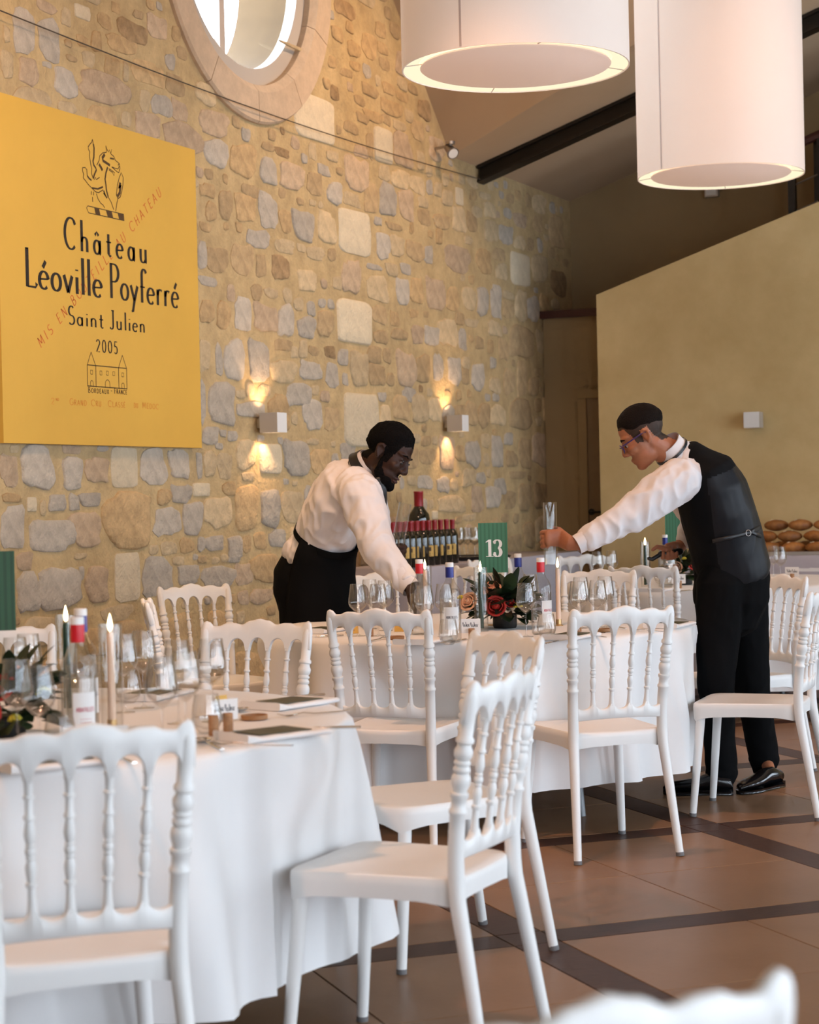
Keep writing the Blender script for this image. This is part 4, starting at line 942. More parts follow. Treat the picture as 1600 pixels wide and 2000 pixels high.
def round_table(x, y, tl, cl, seed, R=.92, hem=.175):
    t = thing('round_table', tl, 'table', (x, y, 0), 0, 'round banquet tables')
    MB().lathe([(0, TABH-.028), (R-.01, TABH-.028), (R-.004, TABH-.014), (R-.01, TABH), (0, TABH)], (0, 0, 0), 64, caps=False).build('tabletop', 'table_board', t)
    for k in range(4):
        a = PI/4+k*PI/2+.35; c, s = math.cos(a), math.sin(a)
        MB().tube([(.52*c, .52*s, TABH-.03), (.60*c, .60*s, 0)], .017, 12).build('leg', 'table_leg', t)
    dm = drape(MB(), R, hem, seed)
    # the cloth gives way where a chair or a leg is pushed against it
    NJ = 150
    def need(hi):
        out_ = []
        for jj in range(NJ):
            a_ = 2*PI*jj/NJ; r_ = 1.10
            while r_ > .64:
                wx, wy = x+r_*math.cos(a_), y+r_*math.sin(a_); hit = False
                if not hi:
                    for (ox, oy, rz) in CHAIRS:
                        dx, dy = wx-ox, wy-oy; lx = dx*math.cos(rz)+dy*math.sin(rz); ly = -dx*math.sin(rz)+dy*math.cos(rz)
                        if abs(lx) < .24 and -.32 < ly < .25: hit = True; break
                for (ox, oy, orad) in LEGS:
                    if math.hypot(wx-ox, wy-oy) < orad: hit = True
                if not hit: break
                r_ -= .006
            out_.append(r_)
        mn = [min(out_[(q+w_) % NJ] for w_ in range(-2, 3)) for q in range(NJ)]
        return [min(out_[q], sum(mn[(q+w_) % NJ] for w_ in range(-4, 5))/9) for q in range(NJ)]
    lo_, hi_ = need(False), need(True); nv = []
    for k_, (vx, vy, vz) in enumerate(dm.v):
        r_ = math.hypot(vx, vy)
        if vz < .735 and r_ > .5:
            jj = int(round(math.atan2(vy, vx)/(2*PI)*NJ)) % NJ
            f1_ = max(0, min(1, (.72-vz)/.22)); f1_ = f1_*f1_*(3-2*f1_); f2_ = max(0, min(1, (.70-vz)/.06))
            rn = r_+(min(r_, lo_[jj])-r_)*f1_; rn = rn+(min(rn, hi_[jj])-rn)*f2_
            vx, vy = vx*rn/r_, vy*rn/r_
        nv.append((vx, vy, vz))
    dm.v = nv
    c = dm.build('tablecloth', 'cloth', recalc=True, flat_angle=0); c.location = (x, y, .001)
    c['label'] = cl; c['category'] = 'tablecloth'; c['group'] = 'white round tablecloths'
    return t

# ------------------------------------------------------------------ tableware makers (each returns a thing at the origin)
def make_wine_glass():
    e = thing('wine_glass', '', 'glass')
    MB().lathe([(.0, .0025), (.034, .0012), (.036, 0.0005), (.036, .0022), (.012, .0045), (.0045, .010), (.0035, .02), (.0034, .092), (.0045, .102)], (0, 0, 0), 24, caps=False).build('stem', 'glass', e, flat_angle=0)
    MB().lathe([(.0, .100), (.006, .1015), (.020, .112), (.040, .130), (.0465, .143), (.0470, .150), (.0455, .165), (.040, .198), (.0355, .228), (.0348, .2285), (.0348, .228), (.0393, .198), (.0445, .165), (.046, .150), (.0455, .1435), (.039, .131), (.0, .104)], (0, 0, 0), 32, caps=False).build('bowl', 'glass', e, flat_angle=0)
    return e
def make_tumbler():
    e = thing('water_tumbler', '', 'glass')
    b = MB().lathe([(.0, .001), (.022, .001), (.026, .004), (.040, .020), (.0465, .036), (.0465, .042), (.043, .065), (.036, .100), (.0353, .1005), (.0353, .100), (.0422, .065), (.0455, .042), (.0452, .037), (.038, .021), (.0, .008)], (0, 0, 0), 32, caps=False).build('bowl', 'glass', e, flat_angle=0)
    return e
def make_water_bottle(cap, lab, red):
    e = thing('water_bottle', '', 'bottle')
    MB().lathe([(.0, .004), (.034, .0), (.0405, .006), (.041, .02), (.041, .175), (.040, .190), (.034, .208), (.022, .225), (.0155, .240), (.0145, .270), (.0145, .292)], (0, 0, 0), 32, caps=False).build('glass_body', 'bottle_glass', e, flat_angle=0)
    MB().lathe([(0, .006), (.0375, .006), (.0385, .012), (.0385, .165), (.0, .1655)], (0, 0, 0), 28, caps=False).build('water', 'glass', e, flat_angle=0)
    MB().lathe([(.0155, .246), (.0160, .250), (.0160, .286), (.0152, .2865)], (0, 0, 0), 24, caps=False).build('cap_sleeve', cap, e)
    MB().lathe([(.0, .303), (.0150, .303), (.0158, .301), (.0158, .286), (.0, .286)], (0, 0, 0), 24, caps=False).build('screw_cap', 'cap_white', e)
    # paper label on the front (local -Y side), printed
    lb = MB(); a0, a1, z0, z1 = -2.25, -.90, .050, .135; K = 14
    vs = []
    for k in range(K+1):
        a = a0+(a1-a0)*k/K
        for z in (z0, z1): vs.append((.0414*math.cos(a), .0414*math.sin(a), z))
    lb.add(vs, [(2*k, 2*k+2, 2*k+3, 2*k+1) for k in range(K)]); L = lb.build('paper_label', 'label_white', e, flat_angle=0)
    tx = MB(); write(tx, 'ABATILLES', .006, .050, .092, .0095, lambda u, v, d: (.0417*math.cos(-2.22+u/.0414), .0417*math.sin(-2.22+u/.0414), v), .0017, .0012, .1)
    for zz in (.075, .068): stroke_strip(tx, [(.014+.004*q, zz) for q in range(8)], .0008, .0008, lambda u, v, d: (.0417*math.cos(-2.22+u/.0414), .0417*math.sin(-2.22+u/.0414), v))
    flatobj(tx, 'label_text', 'label_red_print' if red else 'label_print', L)
    return e
def make_candle(wax, tube=True, brass=True, hc=.235):
    e = thing('taper_candle', '', 'candle')
    z0 = .012
    if brass: MB().lathe([(.0, 0), (.019, 0), (.019, .003), (.0125, .006), (.012, .028), (.0105, .028), (.0, .02)], (0, 0, 0), 20, caps=False).build('candle_holder', 'brass', e)
    c = MB().lathe([(.0, z0), (.0105, z0), (.0088, hc), (.0062, hc+.006), (.0, hc+.004)], (0, 0, 0), 18, caps=False).build('wax', wax, e)
    MB().tube([(0, 0, hc+.003), (.001, 0, hc+.012)], .0012, 6).build('wick', 'wick', e)
    MB().lathe([(0, hc+.008), (.0042, hc+.013), (.0062, hc+.022), (.0050, hc+.034), (.0024, hc+.045), (.0, hc+.054)], (0, 0, 0), 14, caps=False).build('flame', 'flame', e, flat_angle=0)
    return e
def make_tube(h=.262, r=.0285):
    e = thing('glass_cylinder', '', 'candle sleeve')
    MB().lathe([(r, 0.0008), (r, h), (r-.0022, h), (r-.0022, .0008), (r, .0008)], (0, 0, 0), 36, caps=False).build('glass_wall', 'tube_glass', e, flat_angle=30)
    return e
def make_napkin(menu=True):
    e = thing('folded_napkin', '', 'napkin')
    mb = MB(); K = 26; vs = []; w_, d_ = .120, .072
    # several layers folded flat, soft rounded folds along the long sides
    prof = [(-d_+.006, .001), (0, .0008), (d_-.006, .001), (d_, .0035), (d_+.002, .008), (d_-.001, .0125), (d_-.010, .0142), (d_*.4, .0138), (0, .0134), (-d_*.5, .0136), (-d_+.010, .0142), (-d_+.001, .0125), (-d_-.002, .008), (-d_, .0035)]
    n = len(prof)
    for k in range(K+1):
        x = -w_+2*w_*k/K; wob = .0015*math.sin(7*k/K*PI)
        lift = .009*max(0, (k/K-.78)*4.5)**2
        for (y, z) in prof: vs.append((x+.05*y*(k/K-.5), y+wob, z+wob*.5*(z > .005)+lift*(z > .006)))
    fs = [(k*n+q, k*n+(q+1) % n, (k+1)*n+(q+1) % n, (k+1)*n+q) for k in range(K) for q in range(n)]
    fs += [tuple(range(n)), tuple(K*n+q for q in range(n-1, -1, -1))]
    mb.add(vs, fs); mb.build('cloth_fold', 'napkin', e, flat_angle=50)
    return e
def make_menu():
    e = thing('menu_card', '', 'menu')
    MB().box((0, 0, .0010), (.150, .112, .0014)).build('card', 'menu_olive', e, smooth=False)
    t = MB(); 
    for zz, a, b in ((.026, -.022, .022), (.010, -.016, .016), (-.006, -.020, .020), (-.02, -.018, .018)): stroke_strip(t, [(a+(b-a)*q/10, zz) for q in range(11)], .0014, .0014, lambda u, v, d: (u, v, .00195))
    flatobj(t, 'print', 'menu_print', e)
    return e
def make_fork():
    e = thing('fork', '', 'fork'); mb = MB()
    mb.tube([(-.10, 0, .0055), (-.06, 0, .0045), (.0, 0, .005), (.030, 0, .009), (.045, 0, .0085)], [.0065, .0055, .003, .0028, .005], 8, lat=(0, 1, 0), rad2=[.0018]*5); mb.build('handle', 'chrome', e)
    tn = MB(); tn.tube([(.043, 0, .0085), (.055, 0, .0065), (.064, 0, .005)], [.005, .0115, .0112], 10, lat=(0, 1, 0), rad2=[.0012]*3)
    for q in (-1.5, -.5, .5, 1.5): tn.tube([(.062, q*.0062, .005), (.08, q*.0066, .004), (.102, q*.0062, .010)], [.0017, .0016, .0010], 6)
    tn.build('tines', 'chrome', e); return e
def make_knife():
    e = thing('knife', '', 'knife')
    MB().tube([(-.11, 0, .0045), (-.06, 0, .0045), (0, 0, .0045)], [.0068, .0066, .0055], 10, lat=(0, 1, 0), rad2=[.0035]*3, round_caps=True).build('handle', 'chrome', e)
    b = MB(); b.prism([(0, -.006), (.10, -.0075), (.112, -.002), (.105, .0055), (0, .0055)], .0030, .0046, lambda u, v, t: (u, v, t)); b.build('blade', 'chrome', e, smooth=False); return e
def make_spoon():
    e = thing('spoon', '', 'spoon')
    MB().tube([(-.10, 0, .005), (-.05, 0, .005), (.02, 0, .006), (.045, 0, .008)], [.006, .005, .003, .0032], 8, lat=(0, 1, 0), rad2=[.0018]*4).build('handle', 'chrome', e)
    mb = MB(); vs = []; fs = []; n = 18
    for k, (f, z) in enumerate(((1, .011), (.8, .006), (.45, .003), (.05, .0024))):
        for j in range(n): t = 2*PI*j/n; vs.append((.068+.029*f*math.cos(t), .0195*f*math.sin(t), z))
    for k in range(3):
        for j in range(n): fs.append((k*n+j, k*n+(j+1) % n, (k+1)*n+(j+1) % n, (k+1)*n+j))
    fs.append(tuple(3*n+j for j in range(n)))
    mb.add(vs, fs); mb.build('bowl', 'chrome', e, flat_angle=0); return e
def scribble(mb, u0, u1, v, h, fn, seed, w_=.0016):
    r = random.Random(seed); pts = []; K = 46
    for k in range(K+1):
        f = k/K; a = f*2*PI*r.uniform(6.8, 7.2); up = h*(.5+.5*math.sin(f*40))*(1.6 if (k < 5 or 20 < k < 25) else .8)
        pts.append((u0+(u1-u0)*f+.002*math.cos(f*43), v+up+r.uniform(-.1, .1)*h))
    stroke_strip(mb, pts, w_, w_*.6, fn)
def make_place_card(seed, w_=.078, h=.052, cork=True):
    e = thing('place_card', '', 'place card')
    z0 = .026 if cork else .0
    MB().box((0, 0, z0+h/2), (w_, .0012, h)).build('card', 'paper', e, smooth=False)
    t = MB(); scribble(t, -w_*.36, -w_*.04, z0+h*.45, h*.22, lambda u, v, d: (u, -.0009, v), seed); scribble(t, w_*.02, w_*.38, z0+h*.42, h*.22, lambda u, v, d: (u, -.0009, v), seed+1); flatobj(t, 'handwriting', 'ink', e)
    if cork: MB().lathe([(0, 0), (.0118, .0), (.0122, .002), (.0122, .042), (.0116, .044), (0, .044)], (.004, -.009, 0), 18, caps=False).build('cork_stand', 'cork', e)
    return e
def make_cork():
    e = thing('wine_cork', '', 'cork'); MB().lathe([(0, 0), (.0118, .0), (.0122, .002), (.0122, .046), (.0116, .048), (0, .048)], (0, 0, 0), 18, caps=False).build('cork_body', 'cork', e)
    MB().lathe([(0, .0484), (.009, .0484)], (0, 0, 0), 16, caps=False).build('cork_end', 'wood_coaster', e); return e
def make_coaster():
    e = thing('wooden_dish', '', 'dish')
    MB().lathe([(0, .001), (.030, .0005), (.034, .003), (.0345, .013), (.0325, .0135), (.031, .006), (0, .005)], (0, 0, 0), 32, caps=False).build('dish_body', 'wood_coaster', e); return e
def make_number_card(text, near=False, w_=.124, h=.212, z0=.225):
    e = thing('number_card', '', 'table number')
    st = MB(); st.lathe([(0, 0.0005), (.03, 0.0005), (.03, .004), (0, .004)], (0, .004, 0), 20, caps=False); st.tube([(0, .004, .004), (0, .004, z0+.006)]+[(.007*math.cos(a)-.0, .004, z0+.013+.007*math.sin(a)) for a in [(-PI/2+k*PI/5) for k in range(10)]], .0013, 6); st.build('wire_stand', 'brass', e)
    a, b = ('near_card_green', 'near_card_green_dark') if near else ('card_green', 'card_green_dark')
    MB().box((0, 0, z0+h/2), (w_, .0016, h)).build('card', a, e, smooth=False)
    t = MB(); k = 0
    for i in range(7): u = -w_/2+w_*(i+.35)/7; t.add([(u, -.0010, z0+.001), (u+w_/16, -.0010, z0+.001), (u+w_/16, -.0010, z0+h-.001), (u, -.0010, z0+h-.001)], [(0, 1, 2, 3)])
    flatobj(t, 'stripes', b, e)
    if text == '13':
        t = MB(); fn = lambda u, v, d: (u, -.0013, v)
        zc = z0+h*.32; H = h*.345
        # '1': stem, flag, foot serif; '3': two bowls with heavy sides
        def poly(p): 
            tr = tessellate_polygon([[Vector((a_, b_, 0)) for a_, b_ in p]]); t.add([fn(a_, b_, 0) for a_, b_ in p], [tuple(q) for q in tr])
        def Q(l): return [(-.032+x*.068, zc+y*H) for x, y in l]
        poly(Q([(.17, .03), (.17, .88), (.02, .83), (.02, .875), (.20, 1.0), (.36, 1.0), (.36, .03)])); poly(Q([(.02, 0), (.50, 0), (.50, .035), (.02, .035)]))
        for (cy, ry, a0, a1, wm) in ((.74, .25, 160, -75, .013), (.26, .27, 80, -160, .0145)):
            pts = [(-.032+(.74+.21*math.cos(math.radians(a0+(a1-a0)*k/20)))*.068, zc+(cy+(ry-.02)*math.sin(math.radians(a0+(a1-a0)*k/20)))*H) for k in range(21)]
            stroke_strip(t, pts, wm, .0035, fn)
        for (bx, by) in ((.575, .82), (.565, .20)): t.add([fn(-.032+(bx)*.068+.0058*math.cos(2*PI*k/12), zc+by*H+.0058*math.sin(2*PI*k/12), 0) for k in range(12)], [tuple(range(12))])
        flatobj(t, 'number', 'print_white', e)
    return e
def leaf_mesh(l, w_):
    mb = MB(); K = 6; vs = []
    for k in range(K+1):
        f = k/K; ww = w_*math.sin(PI*min(1, f*.94+.04))**.8
        vs += [(f*l, -ww, .006*math.sin(PI*f)), (f*l, 0, .006*math.sin(PI*f)-.15*ww), (f*l, ww, .006*math.sin(PI*f))]
    fs = []
    for k in range(K): fs += [(3*k, 3*k+1, 3*k+4, 3*k+3), (3*k+1, 3*k+2, 3*k+5, 3*k+4)]
    mb.add(vs, fs); return mb.mesh('leaf')
def rose(parent, c, r, mat, up=(0, -.4, .9)):
    mb = MB(); q = Vector((0, 0, 1)).rotation_difference(Vector(up).normalized()).to_matrix(); c = Vector(c)
    rr = random.Random(int(c.x*9999)+int(c.y*777))
    for ring_, (np_, rad, h0, open_) in enumerate(((3, .18, .55, .1), (4, .40, .42, .35), (5, .68, .22, .6), (6, .95, .0, .9))):
        for k in range(np_):
            a = 2*PI*k/np_+ring_*.6+rr.uniform(-.15, .15); vs = []; K = 6
            for i in range(K+1):
                t = a+(i/K-.5)*2*PI/np_*1.25
                for (f, z) in ((.55, -.45), (.95, -.05), (1.0+.12*open_, .34-.14*open_), (1.02+.3*open_, .44-.38*open_)):
                    R_ = r*rad*f*(1-.06*abs(i/K-.5)*4*(z > .2)); vs.append(c+q @ Vector((R_*math.cos(t), R_*math.sin(t), r*(z+h0*.55))))
            mb.add(vs, [(i*4+j, (i+1)*4+j, (i+1)*4+j+1, i*4+j+1) for i in range(K) for j in range(3)])
    mb.ell(c+q @ Vector((0, 0, r*.1)), (r*.5, r*.5, r*.42), None, 10, 6)
    return mb.build('rose', mat, parent, flat_angle=0, recalc=False)
def bouquet(loc, label, roses, yellows, seed, nleaf=46, rad=.11, h=.13):
    e = thing('flower_arrangement', label, 'flowers', loc, 0, 'flower arrangements on the tables')
    MB().lathe([(0, 0.001), (.042, .001), (.046, .01), (.046, .052), (.042, .056), (0, .052)], (0, 0, 0), 24, caps=False).build('pot', 'pot_black', e)
    r = random.Random(seed)
    lm = [leaf_mesh(.060, .018), leaf_mesh(.048, .021), leaf_mesh(.070, .010)]
    for m_ in lm: m_.materials.append(MATS['leaf_green'] if m_ is not lm[2] else MATS['leaf_dark'])
    for k in range(nleaf):
        a = r.uniform(0, 2*PI); el = r.uniform(-.35, 1.25); d = r.uniform(.35, 1.0)
        o = bpy.data.objects.new('leaf', r.choice(lm)); COL.objects.link(o); o.parent = e
        o.location = (rad*d*math.cos(a)*math.cos(el), rad*d*math.sin(a)*math.cos(el), .070+h*.75*d*math.sin(max(el, -.35)))
        o.rotation_euler = (r.uniform(-.6, .6), -el*.8+r.uniform(-.3, .3), a); s = r.uniform(.9, 1.5); o.scale = (s, s, s)
        o.data.shade_smooth()
    for (x, y, z, rr, m_, up) in roses: rose(e, (x, y, z), rr, m_, up)
    for (x, y, z, rr) in yellows:
        mb = MB()
        for k in range(26):
            a = k*2.4; f = math.sqrt(k/26)
            d = Vector((f*math.cos(a), f*math.sin(a), 1.1-f*.9)).normalized(); mb.tube([Vector((x, y, z))+d*rr*.3, Vector((x, y, z))+d*rr], [rr*.16, rr*.20], 5)
        mb.build('yellow_bloom', 'flower_yellow', e, flat_angle=0)
    return e

# ------------------------------------------------------------------ tables, chairs
NT = Vector((-3.046, 4.02, 0)); T13 = Vector((-3.178, 7.585, 0)); T3 = Vector((-3.20, 11.43, 0))
def cw(xc, z): return _r*xc + _f0*z                # floor point given by distance to the side and ahead of the photographer
chair0 = make_chair(); cu = [False]
CHAIRS = []
LEGS = [(*at(1398, 1330, 8.24).xy, .125), (*at(1408, 1200, 8.25).xy, .135), (*at(1411, 1500, 8.28).xy, .12), (*at(1345, 1555, 8.3).xy, .07), (*at(584, 1320, 8.87).xy, .115), (*at(602, 1320, 9.09).xy, .115)]    # where the waiters' legs press on the cloth
CHG = 'white banquet chairs with turned spindles'
def chair(mid, target, label, turn=0.0):
    # mid: floor point below the middle of the crest rail; the chair faces target
    d = (Vector(target)-Vector(mid)); d.z = 0; d.normalize()
    if turn: d = Matrix.Rotation(math.radians(turn), 3, 'Z') @ d
    rz = math.atan2(-d.x, d.y)
    o = Vector((mid[0], mid[1], 0)) + d*.262
    CHAIRS.append((o.x, o.y, rz))
    return place(chair0, cu, (o.x, o.y, 0), rz, label, CHG)
def cpx(x, y): q = onz(x, y, .9); return (q.x, q.y, 0)
chair(cpx(172, 1415), NT, 'white chair with its back to the camera at the lower left table edge')
chair((-1.652, 4.10, 0), NT, 'white chair side-on at the right of the nearest table', -3)
chair(cpx(990, 1236), NT, 'white chair behind the side-on one, its shaded front turned to the nearest table')
chair(cpx(502, 1213), NT, 'white chair facing the camera across the nearest table, left of the numbered table')
chair(cpx(-8, 1221), NT, 'white chair at the far left edge behind the wine glasses')
chair(cpx(738, 1190), T13, 'white chair with its back to the camera in front of the aproned waiter')
chair(cpx(1216, 1185), T13, 'white chair with its back to the camera at the centre right, at the numbered table')
q = cw(1.633, 7.72); chair(q, T13, 'white chair side-on at the right edge, in front of the waistcoated waiter\'s legs')
q = cw(1.73, 9.02); chair(q, T13, 'white chair with shaded crest just right of the waistcoated waiter')
chair(cpx(377, 1142), T13, 'white chair against the stone wall, left of the aproned waiter', -12)
chair(cpx(289, 1171), T13, 'white chair seen almost edge-on in front of the stone wall at left')
chair(cpx(1170, 1113), T13, 'white chair facing the camera below the waiter\'s outstretched sleeve')
chair(cpx(1255, 1105), T3, 'white chair with its back to the camera at the background table')
q = cw(1.15, 12.62); chair(q, T3, 'white chair just behind the hand that holds the glass cylinder', 160)
q = cw(2.52, 10.35); chair(q, T3, 'white chair cut by the right edge at the background table')
q = Vector((-4.70, 11.42, 0)); chair(q, q+Vector((1, -.35, 0)), 'white chair standing against the buffet behind the number card')
q = cw(.40, 11.1); chair(q, q+Vector((-.35, -1, 0)), 'white chair with shaded crest in front of the buffet, left of the number card')
q = cpx(735, 1120); chair(q, T13, 'white chair behind the aproned waiter\'s arm and the wine glasses')
_x = (_r*math.cos(.45)+_f0*math.sin(.45)); q = onz(1529, 1887, .9)-_x*.192; q.z = 0; chair(q, q+Vector((-_x.y, _x.x, 0)), 'blurred white chair crest in the bottom right foreground')
round_table(NT.x, NT.y, 'round banquet table nearest the camera', 'white cloth on the nearest round table, lower left', 3)
round_table(T13.x, T13.y, 'round banquet table carrying the number 13 card', 'white cloth on the round table where the two waiters work', 11)
round_table(T3.x, T3.y, 'round banquet table in the background beside the stair wall', 'white cloth on the background table behind the waiter in the waistcoat', 23)

# ------------------------------------------------------------------ things on the tables
ZT = TABH+.0055
def pz(x, d, h=0.0):
    # point on the table at picture column x and distance d
    v = ray(x, 1150); f = d; p = CAM+v*f; return Vector((p.x, p.y, ZT))
def pt(x, y, h=0.0): q = onz(x, y, ZT+h); return Vector((q.x, q.y, ZT))
CAMDIR = lambda p: math.atan2(CAM.y-p.y, CAM.x-p.x)+PI/2     # rz that turns a thing's -Y side to the camera
wg = make_wine_glass(); wgu = [False]
for ch in wg.children: ch.scale = (.80, .80, .92)
tb = make_tumbler(); tbu = [False]
for ch in tb.children: ch.scale = (.80, .80, .95)
WGT = 'wine glasses on the tables'
for (x, d, lab) in ((26, 5.07, 'wine glass at the far left edge of the nearest table, by the green card'), (52, 5.20, 'second wine glass from the left, behind the first pair on the nearest table'),
                    (28, 4.36, 'front wine glass at the left edge before the flowers'), (70, 4.20, 'wine glass over the yellow bloom at left of the red-capped bottle'),
                    (276, 5.22, 'wine glass with the visible foot right of the cream candle'), (238, 5.12, 'wine glass half hidden behind the cream candle'),
                    (311, 4.34, 'left one of the two front wine glasses right of the cream candle'), (357, 4.47, 'right one of the two front wine glasses right of the cream candle'),
                    (343, 4.84, 'wine glass behind the two front ones right of the cream candle'), (410, 4.86, 'rightmost wine glass on the nearest table, by the place card')):
    place(wg, wgu, pz(x, d), 0, lab, WGT)
for (x, d, lab) in ((698, 7.74, 'leftmost wine glass on the numbered table'), (722, 8.14, 'back wine glass of the left group on the numbered table'), (738, 7.72, 'front wine glass in the middle of the left group on the numbered table'),
                    (752, 8.02, 'right wine glass of the left group on the numbered table'), (829, 7.50, 'wine glass before the left cream candle on the numbered table'), (867, 7.60, 'wine glass before the blue-capped bottle with the white label'),
                    (1026, 7.50, 'wine glass right of the flowers on the numbered table'), (1036, 8.32, 'wine glass behind the right blue-capped bottle'),
                    (1129, 7.56, 'front left wine glass of the right group on the numbered table'), (1134, 7.90, 'back left wine glass of the right group on the numbered table'),
                    (1167, 7.62, 'front right wine glass of the right group on the numbered table'), (1182, 7.94, 'back right wine glass of the right group on the numbered table')):
    place(wg, wgu, pz(x, d), 0, lab, WGT)
for (x, d, lab) in ((1168, 11.25, 'left wine glass on the background table'), (1196, 11.35, 'second wine glass from the left on the background table'), (1310, 10.98, 'wine glass below the hand with the lighter'), (1526, 11.4, 'wine glass right of the waistcoat on the background table'), (1512, 11.6, 'wine glass close behind the waistcoat')):
    place(wg, wgu, pz(x, d), 0, lab, WGT)
TGT = 'stemless tumblers on the tables'
for (x, d, lab) in ((246, 5.36, 'stemless tumbler behind the cream candle on the nearest table'), (111, 4.24, 'stemless tumbler in front of the red-capped bottle'), (398, 4.62, 'stemless tumbler beside the place card on the nearest table'),
                    (874, 7.19, 'stemless tumbler in front of the white labelled bottle'), (1066, 7.40, 'stemless tumbler beside the right red-capped bottle'), (1290, 11.55, 'stemless tumbler on the background table')):
    place(tb, tbu, pz(x, d), 0, lab, TGT)
bR = make_water_bottle('cap_red', 0, True); bRu = [False]; bB = make_water_bottle('cap_blue', 0, False); bBu = [False]
BG_ = 'clear water bottles on the tables'
for (pr, pu, x, d, tn, lab) in ((bR, bRu, 149, 4.35, .35, 'clear water bottle with red cap on the nearest table'), (bB, bBu, 156, 4.69, .5, 'clear water bottle with blue cap behind the red one on the nearest table'),
                            (bR, bRu, 820, 7.76, 1.5, 'red-capped water bottle behind the left cream candle'), (bB, bBu, 879, 7.32, .1, 'blue-capped water bottle with white label left of the flowers'),
                            (bB, bBu, 1013, 8.22, 2.4, 'blue-capped water bottle right of the number card'), (bR, bRu, 1057, 7.62, .75, 'red-capped water bottle beside the unsleeved candle'),
                            (bB, bBu, 1301, 11.1, 1.2, 'blue-capped water bottle on the background table')):
    p_ = pz(x, d); place(pr, pu, p_, CAMDIR(p_)+tn, lab, BG_)
cC = make_candle('wax_cream'); cCu = [False]; cG = make_candle('wax_green', brass=False); cGu = [False]; gt = make_tube(); gtu = [False]
CG_ = 'lit taper candles'; SG_ = 'glass candle cylinders'
for (pr, pu, x, d, lab, lab2) in ((cC, cCu, 213, 4.72, 'lit cream taper candle on the nearest table', 'glass cylinder around the cream candle on the nearest table'), (cG, cGu, 127, 5.15, 'lit dark green taper candle on the nearest table', 'glass cylinder around the green candle on the nearest table'),
                            (cC, cCu, 831, 8.22, 'lit cream taper candle at left on the numbered table', 'glass cylinder around the left cream candle on the numbered table'), (cG, cGu, 939, 7.86, 'lit dark green taper candle before the flowers', 'glass cylinder around the green candle before the flowers'),
                            (cG, cGu, 1262, 11.2, 'lit dark green taper candle on the background table', 'glass cylinder around the green candle on the background table')):
    p_ = pz(x, d); place(pr, pu, p_, 0, lab, CG_); place(gt, gtu, p_, 0, lab2, SG_)
    if pr is cG and cGu[0]: pass
HC = pz(1090, 8.08); place(cC, cCu, HC, 0, 'lit cream taper candle under the cylinder the waiter lifts', CG_)
nc = make_number_card('13'); p_ = pz(965, 8.2); place(nc, [False], p_, CAMDIR(p_)-.02, 'green striped table card numbered 13 on a wire stand', 'green table number cards')
nc2 = make_number_card('', True); p_ = pz(-17, 5.12); place(nc2, [False], p_, CAMDIR(p_)+.05, 'dark green striped card cut by the left edge', 'green table number cards')
nc3 = make_number_card(''); p_ = pz(1322, 11.65); place(nc3, [False], p_, CAMDIR(p_), 'green table card behind the waistcoated waiter', 'green table number cards')
def bq(p_, label, R, Yl, seed, nleaf, s=1.0):
    e = bouquet((p_.x, p_.y, ZT), label, R, Yl, seed, nleaf); e.rotation_euler = (0, 0, CAMDIR(p_)); e.scale = (s, s, s); return e
bq(pz(985, 8.02), 'bouquet of peach, pale and red roses below the number 13 card',
   [(-.045, -.06, .150, .030, 'rose_peach', (-.2, -.9, .6)), (-.135, -.045, .105, .032, 'rose_pale', (-.5, -.8, .5)), (-.033, -.10, .090, .033, 'rose_red', (0, -1, .25)), (.03, .03, .13, .026, 'rose_peach', (.2, -.4, .9)), (.02, -.07, .10, .016, 'rose_red', (.3, -.9, .3))],
   [(.050, -.085, .082, .019), (-.165, -.02, .115, .015), (.075, -.03, .125, .013)], 5, 200, 1.10)
bq(pz(6, 4.62), 'bouquet at the left edge of the nearest table, with red and yellow blooms',
   [(-.02, -.07, .13, .036, 'rose_red', (-.2, -.8, .6)), (-.05, -.10, .07, .034, 'rose_red', (-.2, -1, .2)), (.02, .0, .15, .03, 'rose_peach', (0, -.5, .8))], [(.088, -.05, .105, .020), (.02, -.10, .05, .018), (.07, .04, .13, .014)], 8, 170)
bq(pz(1338, 11.35), 'dark bouquet behind the waiter\'s lighter on the background table', [(-.05, -.06, .10, .034, 'rose_pale', (-.2, -.9, .4)), (.06, -.05, .12, .034, 'rose_red', (.2, -.9, .4))], [(.0, -.05, .15, .016)], 12, 110)
# place cards, gold cards, corks
k = 0
for (x, d, tn, w_, lab) in ((433, 4.66, .55, .075, 'white place card with handwriting right of the wine glasses on the nearest table'), (204, 4.10, 0, .085, 'white place card just behind the crest of the near chair'), (917, 7.42, .12, .080, 'handwritten place card on a cork stand before the flowers'), (1127, 7.72, -.1, .07, 'place card on a cork stand seen under the arches of the centre right chair'), (1326, 10.95, .2, .08, 'place card on a cork stand on the background table'), (1548, 11.5, -.3, .085, 'bright place card right of the waistcoated waiter')):
    p_ = pz(x, d); e = make_place_card(40+k, w_, w_*.68, True); e.location = p_; e.rotation_euler = (0, 0, CAMDIR(p_)+tn); tag(e, lab, 'place card', 'handwritten place cards'); k += 2
def gold_card(x, d, w_, h, tn, lab):
    p_ = pz(x, d); e = thing('gold_card', lab, 'card', p_, CAMDIR(p_)+tn, 'small gold cards')
    for s in (-1, 1):
        mb = MB(); mb.add([(-w_/2, s*.012, .0006), (w_/2, s*.012, .0006), (w_/2, 0, h), (-w_/2, 0, h)], [(0, 1, 2, 3)]); mb.build('card_leaf', 'gold_paper', e, smooth=False)
    t_ = MB(); scribble(t_, -w_*.2, w_*.2, h*.4, h*.15, lambda u, v, dd: (u, -.0125+v/h*.012-.0006, v), 3, .001); flatobj(t_, 'print', 'wood_coaster', e)
